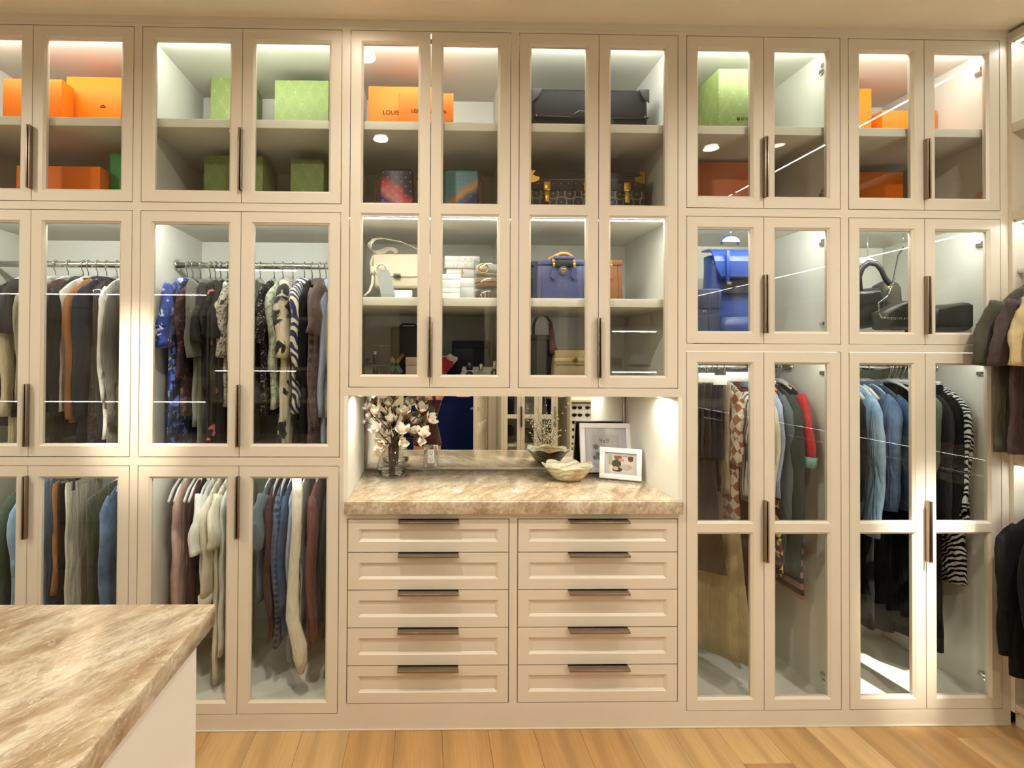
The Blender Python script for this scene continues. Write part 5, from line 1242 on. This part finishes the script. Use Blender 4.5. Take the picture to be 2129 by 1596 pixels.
for i, (lab, fl_) in enumerate(BR):
    a = 2*PI*i/len(BR); b0 = Vector((VX+.012*math.cos(a), VY+.012*math.sin(a), WT+.012)); b1 = Vector((VX+.018*math.cos(a), VY+.018*math.sin(a), WT+.145))
    t = thing('magnolia_branch', lab, 'branch', tuple(b0)); m = MB()
    tips = [at(x, y, d) for x, y, d, *_ in fl_]
    k = tips[0]; mid = b1.lerp(k, .5) + Vector((rn.uniform(-.012, .012), rn.uniform(-.02, .01), .012))
    P4 = [b0, b0.lerp(b1, .5), b1, b1.lerp(mid, .5)+Vector((rn.uniform(-.006, .006), 0, .006)), mid, mid.lerp(k, .6)+Vector((rn.uniform(-.008, .008), 0, -.004)), k - Vector(fl_[0][3]).normalized()*.006]
    m.tube(P4, [.0036, .0034, .0032, .003, .0028, .0024, .002], 7)
    for tp_, ff in zip(tips[1:], fl_[1:]):
        m.tube([P4[4], P4[4].lerp(tp_, .5)+Vector((rn.uniform(-.008, .008), 0, -.006)), tp_-Vector(ff[3]).normalized()*.006], [.0024, .002, .0016], 6)
    for s in range(3):
        q = P4[3].lerp(P4[5], rn.random()); m.ball(tuple(q), .0042, 6)
    m.build('stem', BARK, t)
    for tp_, ff in zip(tips, fl_): bloom(t, tp_, ff[3], ff[4]*.92, rn, ff[5])
# onyx bowl
on = NT('banded onyx'); v = on.co((1, 1, 1), (R(12), R(8), 0)); sx = on.add('ShaderNodeSeparateXYZ'); on.l.new(v, sx.inputs[0])
f = on.math('FRACT', on.math('ADD', on.math('MULTIPLY', sx.outputs[2], 46.0), on.math('MULTIPLY', on.noise(v, 12, 3), 2.2)))
c = on.ramp(f, [(.0, (158, 140, 100)), (.06, (206, 196, 164)), (.3, (226, 222, 200)), (.75, (214, 216, 190)), (.9, (190, 180, 140))])
c = on.mix(on.ramp(on.noise(v, 6, 3), [(.55, 0.0), (.68, .7)]), c, (176, 120, 66)); on.base(c)
on.b.inputs['Subsurface Weight'].default_value = .25; on.b.inputs['Subsurface Radius'].default_value = (.02, .02, .012); ONYX = on.set(.18, coat=.3)
bc = at(1181, 985, .37); m = MB(); rings = []
def bowl_ring(s, h, inn):
    r = []
    for k in range(72):
        a = 2*PI*k/72; lob = abs(math.sin(a*3.5+.4)); f_ = 1+.13*(h**1.5)*(lob-.5)
        rr = (.058+.064*h**.75)*f_*s - (.006 if inn else 0)
        zz_ = .080*h*(1-.16*h*(1-lob)*1.2)+(.006 if inn and h < .2 else 0)
        r.append((bc.x+rr*math.cos(a), bc.y+rr*.92*math.sin(a), WT+.001+zz_))
    return r
m.loft([bowl_ring(1, h, False) for h in (0, .08, .25, .45, .65, .85, 1.0)]+[bowl_ring(1, h, True) for h in (1.0, .85, .6, .35, .12)])
tag(m.build('onyx_bowl', ONYX), 'banded onyx bowl with scalloped rim on the stone worktop', 'bowl')
# picture frames
WF = paint('white wood frame', (238, 230, 226), .45, .03, .05); MATB = paint('grey white mount board', (206, 202, 204), .8, .02, .02)
PG = clear_glass('picture glass', (.98, .98, .98), .045)
def pic_frame(lab, x, y, w, h, bw, yaw, lean, win, painter):
    t = thing('picture_frame', lab, 'picture frame', (x, y, WT)); mx = Matrix.Translation((x, y, WT+.003)) @ Matrix.Rotation(yaw, 4, 'Z') @ Matrix.Rotation(-lean, 4, 'X'); d = .020
    f = MB()
    for (a, b, c, e) in ((-w/2, w/2, 0, bw), (-w/2, w/2, h-bw, h), (-w/2, -w/2+bw, bw, h-bw), (w/2-bw, w/2, bw, h-bw)): f.bbox(a, b, -d, 0, c, e, .0015)
    f.xf(mx).build('frame', WF, t)
    a, b, c, e = win; mt_ = MB(); x0, x1, z0, z1 = -w/2+bw-.001, w/2-bw+.001, bw-.001, h-bw+.001
    for q in ((x0, x1, z0, c), (x0, x1, e, z1), (x0, a, c, e), (b, x1, c, e)): mt_.box(q[0], q[1], -.010, -.008, q[2], q[3])
    mt_.xf(mx).build('mount', MATB, t)
    MB().box(x0, x1, -.004, -.002, z0, z1).xf(mx).build('backing', BLACK_PL, t)
    painter(t, mx, win)
    MB().box(x0, x1, -.0135, -.0125, z0, z1).xf(mx).build('glass', PG, t)
    MB().bbox(-.03, .03, .0012, .0042, .02, h*.75, .001).xf(mx).build('easel_leg', BLACK_PL, t)
def flatshape(pts, yy_): return [(x, yy_, z) for x, z in pts]
def ell(cx_, cz_, rx, rz, n=16, rot=0): return [(cx_+rx*math.cos(2*PI*k/n)*math.cos(rot)-rz*math.sin(2*PI*k/n)*math.sin(rot), cz_+rx*math.cos(2*PI*k/n)*math.sin(rot)+rz*math.sin(2*PI*k/n)*math.cos(rot)) for k in range(n)]
def paint_flowers(t, mx, win):
    a, b, c, e = win; MB().box(a-.003, b+.003, -.0062, -.005, c-.003, e+.003).xf(mx).build('print', paint('grey print paper', (196, 194, 186), .7, .02, 0), t)
    gm = paint('grey printed petals', (120, 118, 112), .7, .2, 0); dm = paint('dark printed leaves', (70, 70, 64), .7, .2, 0); fl_ = MB(); dk = MB()
    for (x, z, r) in ((a+.020, c+.068, .017), (a+.030, c+.030, .014), (a+.014, c+.014, .013), (a+.036, c+.012, .012), (a+.055, c+.02, .013)):
        for k in range(7): fl_.poly(flatshape(ell(x+r*.55*math.cos(k*.9), z+r*.55*math.sin(k*.9), r*.5, r*.26, 10, k*.9), -.0066-.00003*k))
        dk.poly(flatshape(ell(x, z, r*.2, r*.2, 10), -.0069))
        dk.poly(flatshape([(x-.0008, c), (x+.0008, c), (x+.0008, z-r*.4), (x-.0008, z-r*.4)], -.0064))
    fl_.xf(mx).build('printed_petals', gm, t); dk.xf(mx).build('printed_leaves', dm, t)
    text_part('lettering', '9x9', .034, Vector(ORG[t]), paint('dark grey ink', (84, 82, 78), .7, .02, 0), t, rot=mx_local(t, mx, Matrix.Translation(((a+b)/2-.004, -.0066, e-.040)) @ Matrix.Rotation(PI/2, 4, 'X')), depth=.0002)
def mx_local(t, mx, m2): return Matrix.Translation(-ORG[t]) @ mx @ m2
def paint_family(t, mx, win):
    a, b, c, e = win; W_, H_ = b-a, e-c; MB().box(a-.003, b+.003, -.0062, -.005, c-.003, e+.003).xf(mx).build('print', paint('pale photo paper', (222, 214, 200), .5, .1, 0), t)
    for i, (nm, col, sh) in enumerate((('printed_blanket', (196, 190, 186), (.72, .30, .26, .2)), ('printed_hair', (132, 92, 56), (.38, .88, .16, .16)), ('printed_hair', (110, 74, 44), (.9, .86, .12, .2)), ('printed_shirt', (58, 66, 40), (.32, .5, .2, .24)), ('printed_hair', (70, 36, 24), (.36, .14, .2, .16)), ('printed_face', (216, 168, 140), (.30, .20, .11, .12)), ('printed_face', (210, 150, 122), (.52, .74, .12, .11)), ('printed_face', (222, 170, 144), (.86, .34, .09, .10)), ('printed_grass', (178, 180, 140), (.08, .7, .08, .3)))):
        cx_, cz_, rx, rz = sh; el = [(min(max(x, a), b), min(max(z, c), e)) for x, z in ell(a+cx_*W_, c+cz_*H_, rx*W_, rz*H_, 18)]
        MB().poly(flatshape(el, -.0064-.00006*i)).xf(mx).build(nm, paint('photo tone %d' % i, col, .5, .15, 0), t)
p = at(1262, 987, .50)
pic_frame('larger white frame holding a 9x9 flower print, behind', p.x, .515, .262, .252, .026, R(-3), R(9), (-.068, .066, .062, .190), paint_flowers)
p0, p1 = at(1246.5, 997, .398), at(1335.7, 1006.5, .315)
pic_frame('smaller white frame with a family snapshot, in front', (p0.x+p1.x)/2, (p0.y+p1.y)/2+.004, (p1-p0).length*.985, .150, .024, math.atan2(p1.y-p0.y, p1.x-p0.x), R(10), (-.056, .058, .036, .112), paint_family)
# ------------------------------------------------------------------ the side of the room behind the photographer (seen in the mirror and the glass)
OY = -3.05                                                           # front plane of the opposite units
OPAINT = paint('door white paint', (226, 214, 188), .4, .03, .03)
# open panelled door, hinged right of the doorway
hx_, hy_ = .785, YF+.06; fx, fy = .56, -2.74
dv = Vector((fx-hx_, fy-hy_, 0)); dl = dv.length; ang = math.atan2(dv.y, dv.x)
mx = Matrix.Translation((hx_, hy_, .01)) @ Matrix.Rotation(ang, 4, 'Z')
m = MB(); th = .02
for (a, b, c, d) in ((0, .11, 0, 2.05), (dl-.11, dl, 0, 2.05), (.11, dl-.11, 0, .2), (.11, dl-.11, .62, .74), (.11, dl-.11, 1.08, 1.20), (.11, dl-.11, 1.52, 1.64), (.11, dl-.11, 1.94, 2.05)): m.bbox(a, b, -th, th, c, d, .003)
m.box(.1, dl-.1, -th*.45, th*.45, .1, 2.0)
do = struct(m.xf(mx).build('door_1', OPAINT, None, (hx_, hy_, .01)))
h = MB()
for s in (-1, 1):
    h.lathe(0, 0, [(.026, 0), (.026, .008), (.01, .01), (.01, .045)], 16).xf(mx @ Matrix.Translation((dl-.06, s*th, .93)) @ Matrix.Rotation(-s*PI/2, 4, 'X'), len(h.v)-64)
    h.tube([mx @ Vector((dl-.06, s*(th+.042), .93)), mx @ Vector((dl-.13, s*(th+.046), .93)), mx @ Vector((dl-.18, s*(th+.042), .928))], .009, 8)
h.build('door_handle', CHROME, do)
jb = MB(); jb.box(DX0-.09, DX0, YF-.1, YF+.02, 0, DZ+.09); jb.box(DX1, DX1+.09, YF-.1, YF+.02, 0, DZ+.09); jb.box(DX0, DX1, YF-.1, YF+.02, DZ, DZ+.09)
struct(jb.build('trim_3', OPAINT))
# glazed cabinet right of the door
def far_cabinet(x0, x1, nd):
    t = thing('glazed_cabinet', 'cream cabinet of three tall glazed doors reflected in the mirror', 'cabinet', ((x0+x1)/2, OY-.25, 0))
    m = MB(); m.box(x0, x0+.02, OY-.48, OY-.024, 0, 2.93); m.box(x1-.02, x1, OY-.48, OY-.024, 0, 2.93); m.box(x0, x1, OY-.49, OY-.48, 0, 2.93)
    for z in (.02, .45, .8, 1.3, 2.1, 2.9): m.box(x0+.02, x1-.02, OY-.48, OY-.06, z, z+.025)
    m.build('carcass', WHITE_IN, t)
    f = MB(); f.box(x0, x0+.03, OY-.022, OY, 0, 2.93); f.box(x1-.03, x1, OY-.022, OY, 0, 2.93); f.box(x0+.03, x1-.03, OY-.022, OY, 0, .07); f.box(x0+.03, x1-.03, OY-.022, OY, 2.9, 2.93); f.build('face_frame', CREAM, t)
    w_ = (x1-x0-.06)/nd
    for i in range(nd):
        a, b = x0+.03+i*w_+.002, x0+.03+(i+1)*w_-.002; m = MB()
        for (p, q, c, d) in ((a, a+.045, .072, 2.898), (b-.045, b, .072, 2.898), (a+.045, b-.045, .072, .12), (a+.045, b-.045, .80, .85), (a+.045, b-.045, 2.10, 2.15), (a+.045, b-.045, 2.85, 2.898)): m.box(p, q, OY-.021, OY, c, d)
        d_ = m.build('door', CREAM, t)
        for c, e in ((.12, .80), (.85, 2.10), (2.15, 2.85)): MB().box(a+.044, b-.044, OY-.012, OY-.008, c, e).build('glass_pane', GLASS, d_)
        MB().box(a+.003 if i % 2 else b-.008, a+.008 if i % 2 else b-.003, OY, OY+.028, .7, .95).build('handle', BRONZE, d_)
far_cabinet(.91, 1.60, 3)
for i, (x, z, w_, h_, c, lab) in enumerate(((1.03, .475, .12, .2, 'dbrown', 'dark box on the lower shelf behind the far glazed door'), (1.25, .475, .16, .16, 'olive', 'olive box on the lower shelf behind the middle far door'), (1.47, .825, .14, .36, 'black', 'black box on the middle shelf behind the third far door'), (1.03, .825, .14, .4, 'char', 'charcoal box on the middle shelf behind the first far door'), (1.25, 1.325, .16, .3, 'blackcoat', 'black box on the upper shelf of the far glazed cabinet'))):
    t = thing('storage_box', lab, 'box', (x, OY-.28, z+.001)); MB().bbox(x-w_/2, x+w_/2, OY-.38, OY-.18, z+.001, z+h_*.75, .004).build('base', fabs[c], t); MB().bbox(x-w_/2-.003, x+w_/2+.003, OY-.383, OY-.177, z+h_*.75, z+h_, .004).build('lid', fabs[c], t)
# open shelf unit with hats and sunglasses
t = thing('hat_shelves', 'open shelf unit with strip lights, hats above and sunglasses below', 'shelves', (2.04, OY-.22, 0))
X0, X1 = 1.75, 2.46
m = MB(); m.box(X0, X0+.02, OY-.45, OY, 0, 2.93); m.box(X1-.02, X1, OY-.45, OY, 0, 2.93); m.box(X0+.02, X1-.02, OY-.46, OY-.45, 0, 2.93); m.build('carcass', CREAM, t)
for z in (.08, .45, 1.0, 1.405, 1.815, 2.25, 2.68):
    s = MB().bbox(X0+.021, X1-.021, OY-.449, OY, z, z+.03, .002).build('shelf', CREAM, t)
    if z in (1.405, 1.815): MB().box(X0+.12, X1-.15, OY-.02, OY-.008, z-.010, z-.0005).build('led_strip', emit('hat shelf led glow', COOL, 240.0), s)
sp = MB().box(X0+.03, X1-.03, OY-.06, OY-.05, .50, .98).build('display_panel', WHITE_PL, t)
LENS = paint('dark lens', (30, 28, 26), .1, .02, 0)
for r in range(5):
    for c in range(4):
        x, z = X0+.10+c*.16, .93-r*.09; g = thing('sunglasses', 'dark sunglasses, %s row, %s from the left, on the white panel' % (['top', 'second', 'third', 'fourth', 'bottom'][r], ['first', 'second', 'third', 'fourth'][c]), 'sunglasses', (x, OY-.045, z), 'sunglasses on the white panel')
        l = MB()
        for s in (-1, 1): l.lathe(0, 0, [(.026, 0), (.028, .002), (.026, .004)], 12).xf(Matrix.Translation((x+s*.034, OY-.046, z)) @ Matrix.Rotation(-PI/2, 4, 'X') @ Matrix.Diagonal((1, .75, 1, 1)), len(l.v)-36)
        l.build('lenses', LENS, g)
        MB().tube([(x-.064, OY-.046, z+.012), (x-.034, OY-.042, z+.02), (x, OY-.042, z+.010), (x+.034, OY-.042, z+.02), (x+.064, OY-.046, z+.012)], .003, 6).build('frame', BRN if (r+c) % 3 == 0 else BLACK_PL, g)
def hat(lab, x, y, z, r, m, band, crown=.11):
    t = thing('hat', lab, 'hat', (x, y, z)); pr = [(r, z+.004), (r, z+.008), (r*.62, z+.012), (r*.56, z+crown*.8), (r*.42, z+crown), (.001, z+crown*.86)]
    MB().lathe(x, y, [(r, z), ]+pr, 28, (True, False)).build('crown', m, t)
    MB().lathe(x, y, [(r*.635, z+.013), (r*.615, z+.042), (r*.60, z+.042)], 28, (False, False)).build('band', band, t)
STRAW = paint('straw', (206, 176, 126), .8, .3, .4)
hat('white fedora with dark band on the far hat shelf', 2.22, OY-.2, 1.436, .17, fabs['white'], fabs['dbrown'], .14)
hat('black hat left of the white fedora', 1.93, OY-.18, 1.436, .15, fabs['black'], fabs['char'])
hat('straw hat on the shelf over the white fedora', 2.22, OY-.2, 1.846, .17, STRAW, fabs['tan'], .2)
hat('tan hat on the shelf over the black hat', 1.93, OY-.2, 1.846, .16, fabs['tan'], fabs['brown'])
# left: open hanging bays behind the island
t = thing('open_wardrobe', 'open hanging bays with strip lights on the far left opposite wall', 'wardrobe', (-3.2, OY-.2, 0)); X0, X1 = -4.25, -2.16
for x in (X0, -3.2, X1-.02): MB().box(x, x+.02, OY-.45, OY, 0, 2.93).build('upright', CREAM, t)
MB().box(X0, X1, OY-.46, OY-.45, 0, 2.93).build('back_panel', CREAM, t)
for z in (.05, 1.09, 2.15, 2.88):
    for (a, b) in ((X0+.021, -3.201), (-3.179, X1-.021)):
        s = MB().bbox(a, b, OY-.449, OY, z, z+.03, .002).build('shelf', CREAM, t)
        if z > .1:
            MB().box(a+.01, b-.01, OY-.02, OY-.008, z-.010, z-.0005).build('led_strip', LEDR, s)
            MB().tube([(a, OY-.22, z-.12), (b, OY-.22, z-.12)], .013, 10).build('hanging_rod', CHROME, s) if z < 2.5 else None
k = 0
for z, nm in ((2.03, 'upper'), (.97, 'lower')):
    for i in range(9):
        fb = ('black', 'char', 'navy', 'white', 'dbrown', 'blackcoat', 'olive', 'white', 'ddenim')[(i+(z < 1)*4) % 9]
        G('shirt', '%s shirt, %s from the island end, %s opposite rail' % (dict(black='black', char='charcoal', navy='navy', white='white', dbrown='dark brown', blackcoat='jet black', olive='olive', ddenim='denim')[fb], ['first', 'second', 'third', 'fourth', 'fifth', 'sixth', 'seventh', 'eighth', 'ninth'][i], nm), 'shirt', -2.28-i*.09, fabs[fb], .62, slv=(.5, .045), rod=(OY-.22, z), seed=200+k, hk=None, hw=.17); k += 1
# display shelves opposite the second wardrobe
t = thing('display_shelves', 'open display shelves with a row of shoes opposite the second wardrobe', 'shelves', (-1.55, OY-.2, 0)); X0, X1 = -2.14, -1.10
for x in (X0, X1-.02): MB().box(x, x+.02, OY-.4, OY, 0, 2.93).build('upright', CREAM, t)
MB().box(X0, X1, OY-.41, OY-.4, 0, 2.93).build('back_panel', STEEL_D, t)
for z in (.05, .6, 1.08, 1.40, 1.9, 2.4, 2.9):
    s = MB().bbox(X0+.021, X1-.021, OY-.399, OY, z, z+.03, .002).build('shelf', CREAM, t)
    if z in (1.40, 2.4): MB().box(X0+.04, X1-.2, OY-.02, OY-.008, z-.010, z-.0005).build('led_strip', LEDR, s)
for i in range(7):
    x = -2.0+i*.12; s = thing('shoe', 'pale shoe, %s from the island end of the opposite display shelf' % ['last', 'sixth', 'fifth', 'fourth', 'third', 'second', 'first'][i], 'shoe', (x, OY-.15, 1.11))
    MB().loft([[(x+.036*w_*math.cos(q), OY-.03-d+.0*math.sin(q), 1.111+max(0, h_*(.5+.5*math.sin(q)))) for q in [j*PI/8 for j in range(16)]] for d, w_, h_ in ((0, .3, .03), (.03, .9, .05), (.1, 1.0, .07), (.17, .9, .10), (.24, .9, .11), (.26, .6, .10))]).build('upper', fabs['ivory'] if i % 2 else fabs['white'], s)
    MB().box(x-.03, x+.03, OY-.27, OY-.05, 1.1102, 1.113).build('sole', BLACK_PL, s)
# tall branches in a floor vase
vx, vy = 1.38, -2.72; t = thing('floor_vase', 'tall pale floor vase of thin blossoming branches by the far cabinet', 'vase', (vx, vy, 0))
MB().lathe(vx, vy, [(.07, 0), (.10, .1), (.11, .22), (.07, .36), (.05, .42), (.055, .44), (.045, .44), (.04, .40)], 24, (True, False)).build('vase', paint('pale ceramic', (214, 206, 190), .4, .05, .05), t)
st, bl = MB(), MB(); rn = random.Random(3)
for i in range(40):
    a = rn.uniform(0, 6.28); sp_ = rn.uniform(.03, .28); hh = rn.uniform(.6, 1.02); p = [(vx, vy, .2), (vx+.02*math.cos(a), vy+.02*math.sin(a), .45), (vx+sp_*.5*math.cos(a), vy+sp_*.5*math.sin(a), .45+(hh-.45)*.55), (vx+sp_*math.cos(a+.2), vy+sp_*math.sin(a+.2), hh)]
    st.tube(p, [.003, .0028, .002, .0012], 5)
    for j in range(11):
        q = Vector(p[1]).lerp(Vector(p[2]), rn.random()) if j < 4 else Vector(p[2]).lerp(Vector(p[3]), rn.random())
        bl.ball((q.x+rn.uniform(-.01, .01), q.y+rn.uniform(-.01, .01), q.z), .008, 6)
o = st.build('twigs', BARK, t); o['kind'] = 'stuff'; o = bl.build('blossoms', fabs['ivory'], t); o['kind'] = 'stuff'

hl_ = thing('hall_fill_lamp', 'added bluish lamp standing in for twilight in the hall beyond the doorway', 'lamp', (.15, YF-1.0, 2.38))  # lamp added to tint the hall blue like twilight
MB().lathe(.15, YF-1.0, [(.09, 2.40), (.09, 2.385), (.07, 2.38), (.001, 2.38)], 20, (True, True)).build('shade', WHITE_PL, hl_)
l = bpy.data.lights.new('hall_twilight_fill', 'AREA'); l.shape = 'DISK'; l.size = .12; l.energy = 4; l.color = (.35, .6, 1.0)
o = bpy.data.objects.new('hall_twilight_fill', l); COL.objects.link(o); o.parent = hl_; o.location = (0, 0, -.02)

# ------------------------------------------------------------------ the photographer
def skin(name, verts, edges, radii, m, parent, root=0, sub=2):
    me = bpy.data.meshes.new(name); o0 = ORG[parent]; me.from_pydata([tuple(Vector(v)-o0) for v in verts], edges, [])
    o = bpy.data.objects.new(name, me); COL.objects.link(o)
    md = o.modifiers.new('skin', 'SKIN'); md.use_smooth_shade = True
    for i, r in enumerate(radii):
        sv = me.skin_vertices[0].data[i]; sv.radius = r if isinstance(r, tuple) else (r, r); sv.use_root = (i == root)
    o.modifiers.new('sub', 'SUBSURF').levels = sub
    dg = bpy.context.evaluated_depsgraph_get(); me2 = bpy.data.meshes.new_from_object(o.evaluated_get(dg)); bpy.data.objects.remove(o)
    for p in me2.polygons: p.use_smooth = True
    me2.materials.clear(); me2.name = name; ob = link(name, me2, m, (0, 0, 0), parent); ORG[ob] = o0.copy(); return ob
px_, py_ = .01, -2.47
pt = thing('person', 'person in a dark maroon playsuit holding up a phone, seen in the mirror', 'person', (px_, py_, 0))
sk = NT('skin'); sk.base(sk.mix(sk.noise(sk.co(), 12, 3), (206, 148, 110), (186, 124, 90))); SKIN = sk.set(.5)
B = lambda x, y, z: (px_+x, py_+y, z)
vs_ = [B(0, 0, .70), B(0, .0, .82), B(0, .005, .95), B(0, .0, 1.07), B(0, -.01, 1.17), B(0, .005, 1.215), B(0, .02, 1.285), B(0, .015, 1.40)]
rs = [(.135, .095), (.105, .08), (.125, .09), (.13, .085), (.05, .05), (.046, .05), (.078, .088), (.082, .095)]
ed = [(i, i+1) for i in range(7)]
for s in (-1, 1):
    b = len(vs_)
    hxx = -px_ + s*.085                                              # hands sit left and right of the camera axis
    vs_ += [B(s*.14, -.005, 1.13), B(s*.245, .07, 1.25), B(hxx, .19, 1.46), B(hxx-s*.012, .215, 1.50)]
    rs += [.05, .04, .027, (.032, .018)]; ed += [(3, b), (b, b+1), (b+1, b+2), (b+2, b+3)]
    b = len(vs_)
    vs_ += [B(s*.085, 0, .62), B(s*.09, .01, .37), B(s*.095, -.015, .09), B(s*.10, .02, .035), B(s*.115, .13, .022)]
    rs += [.085, .052, .034, (.032, .03), (.034, .018)]; ed += [(0, b), (b, b+1), (b+1, b+2), (b+2, b+3), (b+3, b+4)]
body = skin('body', vs_, ed, rs, SKIN, pt)
for s in (-1, 1):                                                    # fingers close round the edges of the phone
    hx2 = s*.078; fg = MB()
    for k, (dz, L) in enumerate(((.030, .052), (.010, .058), (-.010, .054), (-.028, .044))):
        zf_ = 1.515+dz; fg.tube([(hx2+s*.010, -2.258, zf_-.012), (hx2+s*.014, -2.238, zf_), (hx2+s*.008, -2.219, zf_+.004), (hx2-s*.006, -2.2105, zf_+.004)], [.0085, .008, .0075, .006], 8)
    fg.tube([(hx2+s*.012, -2.262, 1.495), (hx2-s*.010, -2.252, 1.510), (hx2-s*.022, -2.236, 1.520)], [.0105, .0095, .0075], 8)
    fg.build('fingers', SKIN, pt)
bmb = bmesh.new(); bmb.from_mesh(body.data); bmb.transform(Matrix.Translation(ORG[pt]))
def cut(co, no): bmesh.ops.bisect_plane(bmb, geom=bmb.verts[:]+bmb.edges[:]+bmb.faces[:], plane_co=co, plane_no=no, clear_outer=True)
cut((px_, py_, 1.075), (0, .0, 1)); cut((px_, py_, .575), (0, 0, -1)); cut((px_+.15, py_, 0), (1, 0, 0)); cut((px_-.15, py_, 0), (-1, 0, 0))
bmb.normal_update()
for v in bmb.verts: v.co = v.co+v.normal*.007-ORG[pt]
bmesh.ops.solidify(bmb, geom=bmb.faces[:], thickness=.004)
me = bpy.data.meshes.new('playsuit'); bmb.to_mesh(me); bmb.free()
for p in me.polygons: p.use_smooth = True
MAROON = F('dark maroon jersey', (74, 16, 20)); link('playsuit', me, MAROON, (0, 0, 0), pt)
for s_ in (-1, 1):
    MB().tube([B(s_*.075, .080, 1.065), B(s_*.072, .070, 1.11), B(s_*.068, .040, 1.165), B(s_*.066, -.01, 1.185), B(s_*.068, -.06, 1.15), B(s_*.075, -.088, 1.065)], .017, 10, True, .35, (1, 0, 0)).build('strap', MAROON, pt)
hd = MB(); hd.ball(B(0, -.004, 1.372), .112, 22, (.94, 1.0, 1.0))
for i, p in enumerate(hd.v):
    if p[1]-py_ > .05 and p[2] < 1.43: hd.v[i] = (p[0]*1.0, py_+.05+(p[1]-py_-.05)*.05, p[2])
hd.tube([B(0, -.07, 1.38), B(0, -.10, 1.28), B(0, -.10, 1.15)], [.07, .065, .02], 12)
hd.build('hair', F('dark brown hair', (52, 34, 24), (74, 50, 34), 'vstripes', 90), pt)
fc = MB(); fc.tube([B(0, .098, 1.355), B(0, .120, 1.318), B(0, .10, 1.308)], [.008, .012, .006], 8)
for s in (-1, 1): fc.ball(B(s*.086, .015, 1.335), .018, 10, (.4, .7, 1.2))
fc.build('nose_and_ears', SKIN, pt)
ey = MB()
for s in (-1, 1): ey.ball(B(s*.030, .094, 1.345), .011, 10)
ey.build('eyes', paint('dark brown iris', (50, 32, 22), .2, .02, 0), pt)
mo = MB(); mo.ball(B(0, .098, 1.280), .016, 10, (1.2, .35, .4)); mo.build('mouth', paint('lips', (176, 84, 78), .4), pt)
ph = thing('phone', 'dark phone held up by the person in maroon', 'phone', (0, -2.216, 1.497))
MB().bbox(-.076, .076, -2.2215, -2.2135, 1.497, 1.573, .003).build('body', BLACK_PL, ph)
MB().box(-.072, .072, -2.2222, -2.2216, 1.501, 1.569).build('screen', paint('dark screen', (14, 16, 20), .1, .01, 0), ph)
MB().lathe(0, 0, [(.008, 0), (.008, .002), (.006, .0025)], 16).xf(Matrix.Translation((0, -2.2134, 1.535)) @ Matrix.Rotation(-PI/2, 4, 'X')).build('lens', STEEL_D, ph)
